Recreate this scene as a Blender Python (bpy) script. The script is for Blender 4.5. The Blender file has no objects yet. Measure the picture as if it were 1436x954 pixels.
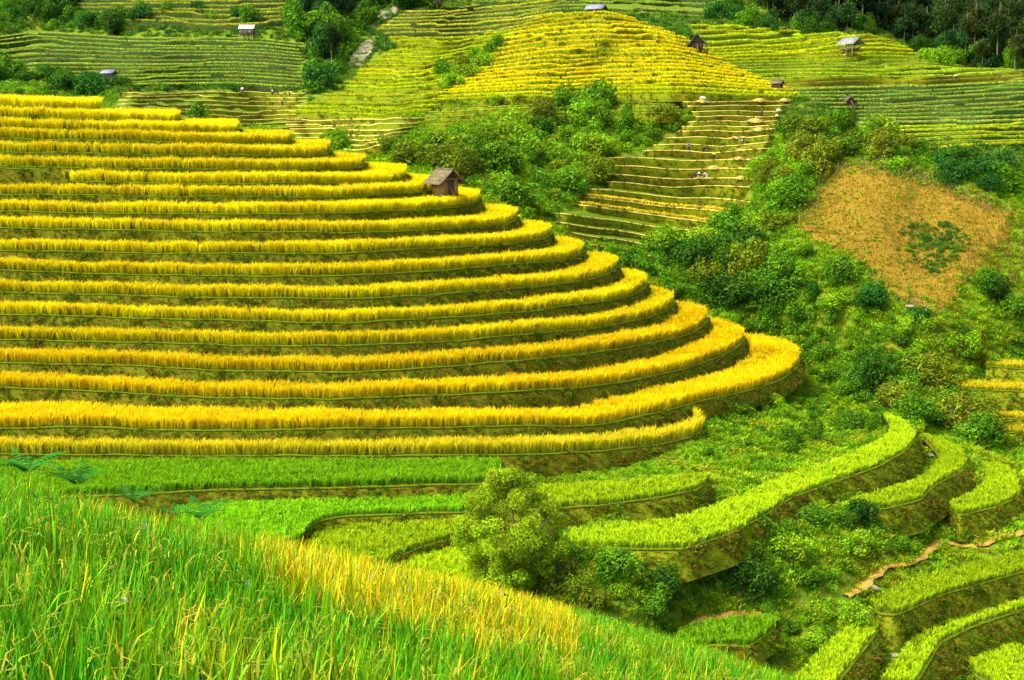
import bpy, bmesh, math, random
import numpy as np
from mathutils import Vector, Matrix

R = math.radians
random.seed(7)
rng = np.random.default_rng(11)
sc = bpy.context.scene
col = sc.collection

# ------------------------------------------------------------------ camera, sky, sun, exposure
F, CX, CY, YH = 1994.0, 718.0, 477.0, 170.0
PITCH = math.atan((CY - YH) / F)
CAMZ = 50.0
cam_d = bpy.data.cameras.new('camera')
cam = bpy.data.objects.new('camera', cam_d)
col.objects.link(cam)
cam.location = (0, 0, CAMZ)
cam.rotation_euler = (math.pi / 2 - PITCH, 0, 0)
cam_d.sensor_width = 36.0
cam_d.lens = 36.0 * F / 1436.0
cam_d.clip_start = 0.1
cam_d.clip_end = 3000
sc.camera = cam

SUN_EL, SUN_AZ = R(56), R(-62)        # light comes over the left shoulder; azimuth from +Y, left is negative
w = bpy.data.worlds.new('World')
sc.world = w
w.use_nodes = True
nt = w.node_tree
nt.nodes.clear()
sky = nt.nodes.new('ShaderNodeTexSky')
sky.sky_type = 'NISHITA'
sky.sun_disc = False
sky.sun_elevation = SUN_EL
sky.sun_rotation = R(180) + SUN_AZ
sky.air_density = 0.45
sky.dust_density = 5.0
sky.ozone_density = 0.0
bg = nt.nodes.new('ShaderNodeBackground')
bg.inputs['Strength'].default_value = 0.15
wo = nt.nodes.new('ShaderNodeOutputWorld')
nt.links.new(sky.outputs[0], bg.inputs[0])
nt.links.new(bg.outputs[0], wo.inputs[0])
sd = bpy.data.lights.new('sun', 'SUN')
sd.energy = 1.15
sd.angle = R(28)
sd.color = (1.0, 0.95, 0.86)
sun = bpy.data.objects.new('sun', sd)
col.objects.link(sun)
SAZ = R(180) + SUN_AZ * -1            # the sun stands behind the camera on its left
sdir = Vector((-math.sin(R(62)) * math.cos(SUN_EL), -math.cos(R(62)) * math.cos(SUN_EL), math.sin(SUN_EL)))
sun.rotation_euler = sdir.to_track_quat('Z', 'Y').to_euler()
sun.location = (-60, -40, 140)
sky.sun_rotation = math.atan2(sdir.x, sdir.y)
sc.view_settings.view_transform = 'Standard'
sc.view_settings.look = 'None'
sc.view_settings.gamma = 1.0
sc.view_settings.exposure = 1.88
sc.cycles.max_bounces = 5
sc.cycles.diffuse_bounces = 3
sc.cycles.transmission_bounces = 3
sc.cycles.use_denoising = True

# ------------------------------------------------------------------ pixel -> place
cp, sp = math.cos(PITCH), math.sin(PITCH)
def rays(x, y):
    X = (np.asarray(x, float) - CX) / F
    Zd = -(np.asarray(y, float) - CY) / F
    return np.stack([X, cp + sp * Zd, -sp + cp * Zd], -1)
def at_d(x, y, D):
    d = rays(x, y)
    p = d * (np.asarray(D, float) / d[..., 1])[..., None]
    p[..., 2] += CAMZ
    return p
def at_z(x, y, z):
    d = rays(x, y)
    p = d * (np.asarray(z, float) / d[..., 2])[..., None]
    p[..., 2] += CAMZ
    return p
def to_px(P):
    P = np.asarray(P, float)
    z = P[..., 2] - CAMZ
    dep = P[..., 1] * cp - z * sp
    up = P[..., 1] * sp + z * cp
    return CX + F * P[..., 0] / dep, CY - F * up / dep

# rims of the near hill's terraces
RIMS = [
 [(0,150),(60,152),(118,154),(124,151)],
 [(0,163),(120,168),(248,172),(254,168)],
 [(0,180),(170,184),(300,188),(333,187),(337,182)],
 [(0,194),(170,198),(320,202),(405,203),(412,198)],
 [(0,214),(170,216),(320,219),(440,220),(461,217),(464,212)],
 [(0,234),(235,238),(480,239),(508,237),(514,231)],
 [(0,236),(60,238),(80,247),(97,255),(240,258),(480,258),(547,257),(568,252),(571,246)],
 [(0,273),(240,276),(480,277),(564,273),(609,269),(616,262)],
 [(0,297),(240,301),(480,300),(597,295),(660,289),(673,281)],
 [(0,320),(240,325),(480,327),(600,324),(690,319),(720,314),(726,306)],
 [(0,352),(240,356),(480,356),(614,349),(715,343),(765,337),(773,329)],
 [(0,380),(240,387),(480,388),(614,380),(748,370),(805,363),(819,354)],
 [(0,410),(240,417),(480,420),(614,414),(715,406),(815,396),(857,385),(867,375)],
 [(0,441),(240,448),(480,454),(614,447),(748,437),(866,421),(900,410),(907,400)],
 [(0,477),(170,480),(335,485),(480,486),(648,478),(748,469),(849,459),(926,442),(946,427)],
 [(0,509),(170,513),(335,521),(480,523),(614,516),(748,504),(849,494),(950,475),(983,462),(993,450)],
 [(0,544),(170,551),(300,559),(480,560),(614,555),(748,548),(815,545),(883,535),(960,518),(1006,503),(1035,490),(1044,477)],
 [(0,603),(117,598),(235,605),(480,602),(745,598),(832,598),(899,585),(960,570),(1006,558),(1057,547),(1100,532),(1120,515),(1121,504)],
 [(0,637),(240,640),(480,640),(700,639),(840,634),(920,625),(972,614),(985,605)]]
DMID = [183,182,181,180,179,177.5,176.2,175,173,171,169,166.5,164,161.5,158.5,155,151,146,143]

# lie of the land: distances at points of the valley, joined by a thin-plate spline
LAND = np.array([
 # ground along the shoulder of the near hill
 (130,146,262),(260,163,272),(340,178,280),(465,210,258),(515,230,240),(570,246,226),(616,262,217),(673,281,211),(726,305,210),
 (770,335,209),(817,355,208),(861,384,207),(906,402,206),(947,428,205),(993,451,203),(1043,478,201),(1120,505,197),
 # far left hill
 (-200,40,410),(0,40,395),(0,95,345),(0,122,290),(60,128,280),(150,122,305),(200,20,400),(340,50,375),(440,150,306),(340,150,306),(430,190,280),(500,212,246),(200,-150,540),(-200,-150,540),(0,0,425),(200,90,345),
 # gully and mid-left slope
 (450,60,372),(500,80,372),(520,10,420),(600,5,420),(700,5,430),(690,60,365),(560,120,312),(600,170,265),(540,200,244),(640,200,246),
 # golden hill
 (640,140,287),(700,120,292),(850,22,335),(850,80,310),(850,140,286),(950,47,328),(1000,72,318),(1060,110,301),(1110,132,290),(720,60,330),(850,2,410),(800,-60,490),(960,20,400),
 # thicket below it
 (700,180,262),(800,160,276),(800,230,246),(700,260,224),(640,290,217),(760,290,223),(830,330,222),
 # harvested slope
 (900,340,231),(900,280,246),(950,200,264),(1050,200,262),(1050,160,273),(1050,280,244),(1000,340,230),(950,370,222),(880,372,218),(960,410,210),(1050,350,222),
 # far right hill
 (1000,50,348),(1100,62,352),(1190,72,340),(1200,50,362),(1100,100,318),(1200,140,300),(1300,100,322),(1436,112,322),(1436,200,277),(1300,180,287),(1200,168,288),(1600,200,277),(1600,110,322),
 (1100,40,378),(1100,0,398),(1300,62,384),(1436,92,352),(1436,40,376),(1300,0,405),(1436,0,396),(1200,-150,500),(1600,-150,500),(1600,40,380),(1000,-20,430),
 # spur with the bare field
 (1100,180,264),(1150,180,252),(1250,203,246),(1350,225,240),(1420,250,232),(1150,260,233),(1150,310,219),(1300,260,230),(1300,350,212),(1400,300,220),(1280,430,195),(1330,440,194),(1400,400,202),(1230,390,202),(1600,300,222),
 (1100,230,239),(1090,280,229),(1080,340,217),(1000,400,209),(1090,420,203),(1150,450,198),(1200,520,190),(1300,540,184),(1380,600,179),(1436,510,194),(1436,600,180),(1300,470,190),(1400,470,195),(1600,500,194),
 # slope below the nose of the near hill
 (1120,545,188),(1150,600,174),(1000,602,160),(1050,650,150),(1230,578,178),(1285,605,166),(1150,690,138),(1000,745,125),(900,768,120.5),
 (1240,715,139),(1340,655,156),(1300,613,171),(1335,720,145),(1430,697,152),(1436,650,168),(1600,650,168),
 # valley floor and lower terraces
 (1436,755,141),(1300,765,137),(1200,830,124),(1100,852,120),(960,882,114),(1050,800,121),(900,820,112),(830,800,113),
 (1436,805,135),(1300,845,127),(1240,870,122),(1190,900,117),(1436,860,130),(1300,930,118),(1436,905,127),(1400,945,121),(1436,1040,108),(1200,1040,103),(1000,1000,100),(800,1000,95),(1600,900,126),(1600,1040,108),(1600,755,141),
 # left below the golden terraces
 (480,640,149),(0,640,151),(-200,640,154),(400,690,132),(850,708,128),(400,757,122),(500,752,128),(640,720,130),(600,770,125),(620,800,120),(730,830,111),(540,800,118),(0,700,130),(0,760,118),(0,1000,85),(400,1000,88),(-200,1000,85),(-200,760,118)], float)
def hill_ratio(k, x, xt):
    xm = min(480, xt * .45)
    s = np.clip((x - xm) / (xt - xm), 0, 1)
    rt = 1.13 + .15 * min(1, max(0, (k - 4) / 13))
    if k == 18: rt = 1.10
    return 1 + (rt - 1) * (.25 * s + .75 * s ** 4) + .04 * np.clip((480 - x) / 480, 0, 1.35) * (1 if k < 17 else .3)
_in = []
for _k, (_pl, _dm) in enumerate(zip(RIMS, DMID)):
    if _k % 2: continue
    _pl = np.array(_pl, float)
    for _x in (-200, 0, 150, 300, 450, 600, 700, 800, 880, 960, 1030):
        if _x < _pl[-1, 0] - 70:
            _in.append((_x, np.interp(_x, _pl[:, 0], _pl[:, 1]), _dm * hill_ratio(_k, _x, _pl[-1, 0]) + (9 if _k < 14 else 7 if _k < 17 else 9)))
LAND = np.concatenate([LAND, np.array(_in)])
def _phi(r2):
    return np.where(r2 > 0, r2 * np.log(np.maximum(r2, 1e-12)), 0.0)
_lx = LAND[:, :2] / 500.0
_n = len(_lx)
_A = np.zeros((_n + 3, _n + 3))
_d2 = ((_lx[:, None] - _lx[None]) ** 2).sum(-1)
_A[:_n, :_n] = _phi(_d2) + np.eye(_n) * 6e-4
_A[:_n, _n] = 1; _A[:_n, _n + 1:] = _lx
_A[_n, :_n] = 1; _A[_n + 1:, :_n] = _lx.T
_rhs = np.concatenate([np.log(LAND[:, 2]), [0, 0, 0]])
_w = np.linalg.solve(_A, _rhs)
def Dmap(x, y):
    q = np.stack([np.asarray(x, float), np.asarray(y, float)], -1) / 500.0
    sh = q.shape[:-1]
    q = q.reshape(-1, 2)
    out = np.empty(len(q))
    for i in range(0, len(q), 20000):
        b = q[i:i + 20000]
        d2 = ((b[:, None] - _lx[None]) ** 2).sum(-1)
        out[i:i + 20000] = _phi(d2) @ _w[:_n] + _w[_n] + b @ _w[_n + 1:]
    return np.exp(out).reshape(sh)

# ------------------------------------------------------------------ mesh helpers
def link(o, parent=None):
    col.objects.link(o)
    if parent is not None:
        o.parent = parent
    return o
def tag(o, label=None, cat=None, group=None, kind=None):
    if label: o['label'] = label
    if cat: o['category'] = cat
    if group: o['group'] = group
    if kind: o['kind'] = kind
    return o
def mesh_np(name, V, faces, mat, colors=None, smooth=False):
    """V (n,3); faces: (m,3) or (m,4) array; colors (n,3) per vertex"""
    me = bpy.data.meshes.new(name)
    V = np.ascontiguousarray(V, np.float32)
    faces = np.ascontiguousarray(faces, np.int32)
    m, k = faces.shape
    me.vertices.add(len(V)); me.vertices.foreach_set('co', V.ravel())
    me.loops.add(m * k); me.loops.foreach_set('vertex_index', faces.ravel())
    me.polygons.add(m); me.polygons.foreach_set('loop_start', np.arange(m, dtype=np.int32) * k)
    if smooth:
        me.polygons.foreach_set('use_smooth', np.ones(m, bool))
    if colors is not None:
        at = me.color_attributes.new('Col', 'FLOAT_COLOR', 'POINT')
        c = np.ones((len(V), 4), np.float32); c[:, :3] = colors
        at.data.foreach_set('color', c.ravel())
    me.update(calc_edges=True)
    if mat: me.materials.append(mat)
    return me
def obj_np(name, V, faces, mat, parent=None, colors=None, smooth=False):
    return link(bpy.data.objects.new(name, mesh_np(name, V, faces, mat, colors, smooth)), parent)
def empty(name, loc):
    o = bpy.data.objects.new(name, None)
    o.empty_display_size = 0.3
    o.location = loc
    return link(o)
def grid_faces(nr, nc):
    i = np.arange(nr - 1)[:, None] * nc + np.arange(nc - 1)[None]
    return np.stack([i, i + 1, i + nc + 1, i + nc], -1).reshape(-1, 4)
def vnoise(P, scale, seed=0, octaves=3):
    """cheap smooth noise in [-1,1] from summed sines"""
    r = np.random.default_rng(seed)
    out = np.zeros(P.shape[:-1]); amp = 1.0; tot = 0
    for o in range(octaves):
        for _ in range(3):
            k = r.normal(size=3); k /= np.linalg.norm(k)
            out += amp * np.sin((P @ k) * (2 ** o) * 2 * math.pi / scale * r.uniform(.7, 1.3) + r.uniform(0, 6.28))
            tot += amp * .6
        amp *= .55
    return np.clip(out / tot, -1, 1)
def in_poly(px, py, poly):
    ins = np.zeros(np.shape(px), bool)
    n = len(poly)
    for i in range(n):
        x1, y1 = poly[i]; x2, y2 = poly[(i + 1) % n]
        if y1 == y2: continue
        c = ((y1 > py) != (y2 > py)) & (px < (x2 - x1) * (py - y1) / (y2 - y1) + x1)
        ins ^= c
    return ins
def resample(pts, n, cols=None):
    pts = np.asarray(pts, float)
    d = np.r_[0, np.cumsum(np.hypot(*np.diff(pts[:, :2], axis=0).T))]
    t = np.linspace(0, d[-1], n)
    return np.stack([np.interp(t, d, pts[:, i]) for i in range(pts.shape[1])], -1)
def smooth1(a, it=2):
    a = a.copy()
    for _ in range(it):
        a[1:-1] = (a[:-2] + 2 * a[1:-1] + a[2:]) / 4
    return a

# ------------------------------------------------------------------ materials
def mat_new(name):
    m = bpy.data.materials.new(name)
    m.use_nodes = True
    t = m.node_tree
    t.nodes.clear()
    out = t.nodes.new('ShaderNodeOutputMaterial')
    return m, t, out
def leaf_mat(name, trans=0.3, rough=0.6, sat=1.0):
    m, t, out = mat_new(name)
    a = t.nodes.new('ShaderNodeAttribute'); a.attribute_name = 'Col'
    oi = t.nodes.new('ShaderNodeObjectInfo')
    hs = t.nodes.new('ShaderNodeHueSaturation')
    mr = t.nodes.new('ShaderNodeMapRange')
    mr.inputs['To Min'].default_value = 0.8; mr.inputs['To Max'].default_value = 1.2
    t.links.new(oi.outputs['Random'], mr.inputs['Value'])
    t.links.new(mr.outputs[0], hs.inputs['Value'])
    hs.inputs['Saturation'].default_value = sat
    t.links.new(a.outputs['Color'], hs.inputs['Color'])
    p = t.nodes.new('ShaderNodeBsdfPrincipled')
    p.inputs['Roughness'].default_value = rough
    p.inputs['Specular IOR Level'].default_value = 0.06
    tr = t.nodes.new('ShaderNodeBsdfTranslucent')
    mx = t.nodes.new('ShaderNodeMixShader'); mx.inputs[0].default_value = trans
    t.links.new(hs.outputs[0], p.inputs['Base Color'])
    t.links.new(hs.outputs[0], tr.inputs['Color'])
    t.links.new(p.outputs[0], mx.inputs[1]); t.links.new(tr.outputs[0], mx.inputs[2])
    t.links.new(mx.outputs[0], out.inputs[0])
    return m
def noise_mat(name, cols, scale=1.0, rough=0.9, bump=0.3, detail=6, stretch=(1, 1, 1), fine=8.0, spec=0.03):
    """colour ramp over two noises, in world space"""
    m, t, out = mat_new(name)
    g = t.nodes.new('ShaderNodeNewGeometry')
    mp = t.nodes.new('ShaderNodeMapping'); mp.inputs['Scale'].default_value = stretch
    t.links.new(g.outputs['Position'], mp.inputs['Vector'])
    n1 = t.nodes.new('ShaderNodeTexNoise'); n1.inputs['Scale'].default_value = scale; n1.inputs['Detail'].default_value = detail
    n2 = t.nodes.new('ShaderNodeTexNoise'); n2.inputs['Scale'].default_value = scale * fine; n2.inputs['Detail'].default_value = 3
    t.links.new(mp.outputs[0], n1.inputs['Vector']); t.links.new(mp.outputs[0], n2.inputs['Vector'])
    ad = t.nodes.new('ShaderNodeMath'); ad.operation = 'MULTIPLY_ADD'; ad.inputs[1].default_value = 0.5
    t.links.new(n2.outputs['Fac'], ad.inputs[0])
    ml = t.nodes.new('ShaderNodeMath'); ml.operation = 'MULTIPLY'; ml.inputs[1].default_value = 0.5
    t.links.new(n1.outputs['Fac'], ml.inputs[0]); t.links.new(ml.outputs[0], ad.inputs[2])
    cr = t.nodes.new('ShaderNodeValToRGB')
    e = cr.color_ramp.elements
    lo, hi = 0.33, 0.67
    for i, c in enumerate(cols):
        pos = lo + (hi - lo) * i / max(1, len(cols) - 1)
        el = e[i] if i < 2 else e.new(pos)
        el.position = pos; el.color = (*c, 1)
    t.links.new(ad.outputs[0], cr.inputs[0])
    p = t.nodes.new('ShaderNodeBsdfPrincipled')
    p.inputs['Roughness'].default_value = rough
    p.inputs['Specular IOR Level'].default_value = spec
    t.links.new(cr.outputs[0], p.inputs['Base Color'])
    if bump:
        b = t.nodes.new('ShaderNodeBump'); b.inputs['Strength'].default_value = bump; b.inputs['Distance'].default_value = 0.15
        t.links.new(ad.outputs[0], b.inputs['Height']); t.links.new(b.outputs[0], p.inputs['Normal'])
    t.links.new(p.outputs[0], out.inputs[0])
    return m

M = {}
M['rice'] = leaf_mat('rice_plants', 0.35, 0.6)
M['leaf'] = leaf_mat('leaves', 0.3, 0.55)
M['fore'] = leaf_mat('rice_leaves_close', 0.35, 0.45)
M['ground'] = noise_mat('grassy_ground', [(.03,.075,.004),(.07,.16,.005),(.11,.12,.01),(.11,.24,.006)], .35, fine=9)
M['bank'] = noise_mat('earth_bank', [(.045,.055,.003),(.11,.085,.006),(.085,.13,.004),(.19,.11,.010)], 1.2, fine=6, bump=.6)
M['bank_green'] = noise_mat('grassy_bank', [(.05,.10,.003),(.11,.17,.004),(.16,.15,.006),(.13,.26,.005)], .9, fine=7, bump=.6)
M['bank_dark'] = noise_mat('dark_grassy_bank', [(.008,.035,.008),(.016,.06,.014),(.045,.05,.010),(.03,.09,.016)], .9, fine=6, bump=.5)
M['soil'] = noise_mat('field_soil', [(.05,.055,.008),(.12,.11,.012),(.10,.13,.012)], 1.5)
M['crop_gold'] = noise_mat('distant_ripe_crop', [(.30,.30,.004),(.55,.47,.004),(.70,.58,.004)], 1.6)
M['crop_lime'] = noise_mat('distant_green_crop', [(.10,.20,.006),(.20,.31,.008),(.32,.38,.010)], 1.6)
M['straw'] = noise_mat('rice_stubble', [(.42,.33,.06),(.58,.46,.10),(.40,.38,.05)], 1.5)
M['bund'] = noise_mat('grassy_bund', [(.05,.09,.003),(.08,.14,.003),(.11,.13,.005)], 2.0)
M['tan'] = noise_mat('dry_field', [(.075,.05,.004),(.14,.094,.006),(.19,.13,.012),(.085,.09,.006)], .6, fine=10, bump=.8, stretch=(.7, .7, 2.2))
M['scree'] = noise_mat('pale_scree', [(.08,.09,.04),(.17,.16,.09),(.22,.21,.13)], .5)
M['path'] = noise_mat('trodden_earth', [(.16,.09,.010),(.30,.19,.03),(.36,.26,.06)], 1.6)
M['wood'] = noise_mat('weathered_boards', [(.10,.07,.02),(.30,.22,.07),(.42,.31,.10)], 2.0, stretch=(3, 3, .5))
M['wood_dark'] = noise_mat('dark_boards', [(.03,.025,.02),(.09,.07,.05),(.13,.10,.08)], 2.0, stretch=(3, 3, .5))
M['thatch'] = noise_mat('old_roof_boards', [(.05,.04,.025),(.13,.11,.06),(.17,.17,.08)], 2.5)
M['tin'] = noise_mat('grey_roof_sheet', [(.10,.12,.12),(.18,.20,.20),(.26,.29,.28)], 1.5, rough=.5)
M['tin_white'] = noise_mat('white_roof_sheet', [(.68,.70,.70),(.78,.80,.80),(.85,.85,.85)], 1.0, rough=.5)
M['roof_blue'] = noise_mat('blue_grey_roof', [(.10,.11,.16),(.18,.2,.27),(.24,.25,.3)], 1.5, rough=.6)
M['stone'] = noise_mat('grey_stone', [(.09,.08,.05),(.18,.16,.11),(.26,.24,.18)], 3.0)
M['trunk'] = noise_mat('bark', [(.06,.045,.025),(.16,.13,.08),(.22,.19,.13)], 2.0, stretch=(3, 3, .6))
M['trunk_pale'] = noise_mat('pale_bark', [(.08,.07,.04),(.16,.14,.09),(.22,.2,.14)], 2.0, stretch=(3, 3, .6))
M['black'] = noise_mat('black_cloth', [(.012,.012,.02),(.03,.03,.045)], 6)
M['white'] = noise_mat('white_cloth', [(.6,.6,.58),(.8,.8,.78)], 6)
M['yellow'] = noise_mat('yellow_cloth', [(.7,.5,.02),(.85,.65,.05)], 6)
M['blue'] = noise_mat('blue_cloth', [(.03,.05,.2),(.06,.09,.3)], 6)
M['red'] = noise_mat('red_cloth', [(.3,.03,.03),(.4,.06,.05)], 6)
M['skin'] = noise_mat('skin', [(.30,.16,.09),(.38,.21,.12)], 6, bump=0)
M['hat'] = noise_mat('straw_hat', [(.5,.4,.2),(.65,.55,.3)], 6)

# ------------------------------------------------------------------ plants made of many small faces
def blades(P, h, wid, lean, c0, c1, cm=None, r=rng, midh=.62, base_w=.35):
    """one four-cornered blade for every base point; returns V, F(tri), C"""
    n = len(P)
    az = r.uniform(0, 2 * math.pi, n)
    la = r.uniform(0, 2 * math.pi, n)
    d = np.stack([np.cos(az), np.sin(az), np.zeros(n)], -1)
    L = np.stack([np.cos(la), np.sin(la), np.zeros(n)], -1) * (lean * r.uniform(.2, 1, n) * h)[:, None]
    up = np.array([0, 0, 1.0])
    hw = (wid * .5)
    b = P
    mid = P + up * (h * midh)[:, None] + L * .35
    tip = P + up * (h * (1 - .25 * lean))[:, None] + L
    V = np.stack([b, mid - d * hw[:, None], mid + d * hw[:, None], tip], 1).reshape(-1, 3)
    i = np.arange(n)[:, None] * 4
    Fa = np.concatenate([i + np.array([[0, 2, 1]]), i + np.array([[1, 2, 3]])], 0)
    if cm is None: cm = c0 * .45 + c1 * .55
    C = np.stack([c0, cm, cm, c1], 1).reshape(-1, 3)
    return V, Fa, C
def leaf_quads(P, N, size, colr, r=rng, asp=.55):
    """a bent leaf (two triangles) at every P facing N"""
    n = len(P)
    t = r.normal(size=(n, 3))
    t -= N * (t * N).sum(-1, keepdims=True)
    t /= np.linalg.norm(t, axis=-1, keepdims=True) + 1e-9
    b = np.cross(N, t)
    s = size[:, None]
    V = np.stack([P - t * s, P + b * s * asp + N * s * .12, P + t * s - N * s * .25, P - b * s * asp + N * s * .12], 1).reshape(-1, 3)
    i = np.arange(n)[:, None] * 4
    Fa = np.concatenate([i + np.array([[0, 1, 2]]), i + np.array([[0, 2, 3]])], 0)
    return V, Fa, np.repeat(colr, 4, 0)
def jitter_col(base, n, r=rng, v=.22, h=.12):
    base = np.asarray(base, float)
    c = np.broadcast_to(base, (n, 3)) * (1 + r.uniform(-v, v, (n, 1)))
    c = c * (1 + r.uniform(-h, h, (n, 3)))
    return np.clip(c, 0.001, .95)
def cat_mesh(parts):
    Vs, Fs, Cs, o = [], [], [], 0
    for V, Fa, C in parts:
        Vs.append(V); Fs.append(Fa + o); Cs.append(C); o += len(V)
    return np.concatenate(Vs), np.concatenate(Fs), np.concatenate(Cs)

def proto_set(name, meshes):
    c = bpy.data.collections.new(name)
    for k, me in enumerate(meshes):
        o = bpy.data.objects.new(f'{name}_{k:02d}', me)
        c.objects.link(o)
    return c
GROUPS = {}
def on_points(name, P, scale, pick, coll, label, cat, r, parent=None):
    me = bpy.data.meshes.new(name)
    me.vertices.add(len(P)); me.vertices.foreach_set('co', np.ascontiguousarray(P, np.float32).ravel())
    a = me.attributes.new('sc', 'FLOAT', 'POINT'); a.data.foreach_set('value', np.ascontiguousarray(scale, np.float32))
    a = me.attributes.new('pick', 'INT', 'POINT'); a.data.foreach_set('value', np.ascontiguousarray(pick, np.int32))
    a = me.attributes.new('rot', 'FLOAT', 'POINT'); a.data.foreach_set('value', r.uniform(0, 6.28, len(P)).astype(np.float32))
    me.update()
    o = link(bpy.data.objects.new(name, me), parent)
    if coll.name in GROUPS:
        md = o.modifiers.new('clumps', 'NODES'); md.node_group = GROUPS[coll.name]
        return tag(o, label, cat, kind='stuff')
    g = bpy.data.node_groups.new(coll.name, 'GeometryNodeTree')
    g.interface.new_socket('Geometry', in_out='INPUT', socket_type='NodeSocketGeometry')
    g.interface.new_socket('Geometry', in_out='OUTPUT', socket_type='NodeSocketGeometry')
    GROUPS[coll.name] = g
    N = g.nodes.new
    gi = N('NodeGroupInput'); go = N('NodeGroupOutput'); ip = N('GeometryNodeInstanceOnPoints'); ci = N('GeometryNodeCollectionInfo')
    ci.inputs['Collection'].default_value = coll; ci.inputs['Separate Children'].default_value = True; ci.inputs['Reset Children'].default_value = True
    ip.inputs['Pick Instance'].default_value = True
    def attr(nm, ty):
        n = N('GeometryNodeInputNamedAttribute'); n.data_type = ty; n.inputs['Name'].default_value = nm
        return [x for x in n.outputs if x.enabled and x.name == 'Attribute'][0]
    cx = N('ShaderNodeCombineXYZ')
    L = g.links.new
    L(gi.outputs[0], ip.inputs['Points']); L(ci.outputs[0], ip.inputs['Instance'])
    L(attr('pick', 'INT'), ip.inputs['Instance Index']); L(attr('sc', 'FLOAT'), ip.inputs['Scale'])
    L(attr('rot', 'FLOAT'), cx.inputs['Z']); L(cx.outputs[0], ip.inputs['Rotation'])
    L(ip.outputs[0], go.inputs[0])
    md = o.modifiers.new('clumps', 'NODES'); md.node_group = g
    return tag(o, label, cat, kind='stuff')
def tuft_mesh(c, seed, nb=34, leafy=10, lf=1.0):
    rr = np.random.default_rng(seed)
    a = rr.uniform(0, 6.28, nb); q = .42 * np.sqrt(rr.uniform(0, 1, nb))
    P = np.stack([np.cos(a) * q, np.sin(a) * q, np.full(nb, -.12)], -1)
    cb = np.array(c) * rr.uniform(.6, 1.4, (nb, 1))
    parts = [blades(P, rr.uniform(.35, .85, nb), rr.uniform(.05, .12, nb), .9, cb * .6, cb * 1.15, r=rr)]
    Pl = rr.normal(0, 1, (leafy, 3)) * np.array([.28, .28, .12]) + np.array([0, 0, .32])
    Nn = rr.normal(size=Pl.shape) + np.array([0, 0, .9]); Nn /= np.linalg.norm(Nn, axis=1, keepdims=True)
    parts.append(leaf_quads(Pl, Nn, lf * rr.uniform(.05, .12, leafy), np.array(c) * rr.uniform(.6, 1.4, (leafy, 1)), rr))
    V, Fa, C = cat_mesh(parts)
    return mesh_np('tuft', V, Fa, M['leaf'], np.clip(C, .001, .9))
BANK_COLS = [(.05,.11,.003), (.08,.17,.004), (.11,.09,.006), (.13,.25,.004), (.09,.11,.004), (.24,.13,.008)]
W_BANK = proto_set('bank_tuft', [tuft_mesh(c, 800 + 2 * i + q, 14, 9, 1.5) for i, c in enumerate(BANK_COLS) for q in (0, 1)])
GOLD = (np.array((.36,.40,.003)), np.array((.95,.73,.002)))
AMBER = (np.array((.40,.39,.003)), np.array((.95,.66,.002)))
LIME = (np.array((.13,.30,.004)), np.array((.42,.58,.005)))
GREEN = (np.array((.07,.26,.004)), np.array((.24,.52,.005)))
PALE = (np.array((.14,.24,.03)), np.array((.46,.50,.07)))
DEEP = (np.array((.05,.17,.02)), np.array((.20,.34,.04)))

def crop_mesh(rim, inner, dens, h, wid, cols, nb=6, lean=.45, patch=0.25, r=rng, keep=None, front=True):
    row = .3 if nb > 4 else .5
    """rice standing on a strip between rim and inner (both (n,3)); dens tufts per m2"""
    a = rim[:-1]; b = rim[1:]; c = inner[1:]; d = inner[:-1]
    area = .5 * (np.linalg.norm(np.cross(b - a, d - a), axis=1) + np.linalg.norm(np.cross(b - c, d - c), axis=1))
    if keep is not None: area = area * keep[:-1]
    ntot = int(area.sum() * dens)
    if ntot < 3: return None
    q = r.choice(len(area), ntot, p=area / area.sum())
    u = r.uniform(0, 1, ntot)[:, None]; v = r.uniform(0.03, .93, ntot)[:, None]
    P = (a[q] * (1 - u) + b[q] * u) * (1 - v) + (d[q] * (1 - u) + c[q] * u) * v
    if front:                                        # the first rows, planted along the rim
        seg = np.linalg.norm(b - a, axis=1)
        if keep is not None: seg = seg * keep[:-1]
        nf = int(seg.sum() / row * 1.6)
        if nf > 0:
            q2 = r.choice(len(seg), nf, p=seg / seg.sum())
            u2 = r.uniform(0, 1, nf)[:, None]
            A = a[q2] * (1 - u2) + b[q2] * u2; B = d[q2] * (1 - u2) + c[q2] * u2
            dirn = B - A; ln = np.linalg.norm(dirn, axis=1, keepdims=True) + 1e-6
            P = np.concatenate([P, A + dirn / ln * np.minimum(r.choice([.12, .34, .56], nf)[:, None] + r.normal(0, .03, (nf, 1)), ln * .9)])
    n = len(P)
    pn = vnoise(P, 9.0, 3)[:, None]; pn2 = vnoise(P, 2.2, 5)[:, None]
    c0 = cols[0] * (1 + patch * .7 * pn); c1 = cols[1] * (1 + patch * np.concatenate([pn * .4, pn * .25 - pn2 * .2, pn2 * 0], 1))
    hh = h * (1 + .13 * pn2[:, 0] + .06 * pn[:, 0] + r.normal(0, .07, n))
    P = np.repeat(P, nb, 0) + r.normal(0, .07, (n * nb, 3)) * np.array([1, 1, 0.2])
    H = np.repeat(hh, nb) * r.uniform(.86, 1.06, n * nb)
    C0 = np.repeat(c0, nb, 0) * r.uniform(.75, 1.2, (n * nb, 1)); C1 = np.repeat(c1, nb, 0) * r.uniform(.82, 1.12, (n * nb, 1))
    return blades(P, H, wid * r.uniform(.7, 1.3, n * nb), lean, np.clip(C0, .001, .95), np.clip(C1, .001, .95), r=r)

def outward(rim, inner):
    d = rim - inner; d = d.copy(); d[:, 2] = 0
    return d / (np.linalg.norm(d, axis=1, keepdims=True) + 1e-6)

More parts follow.
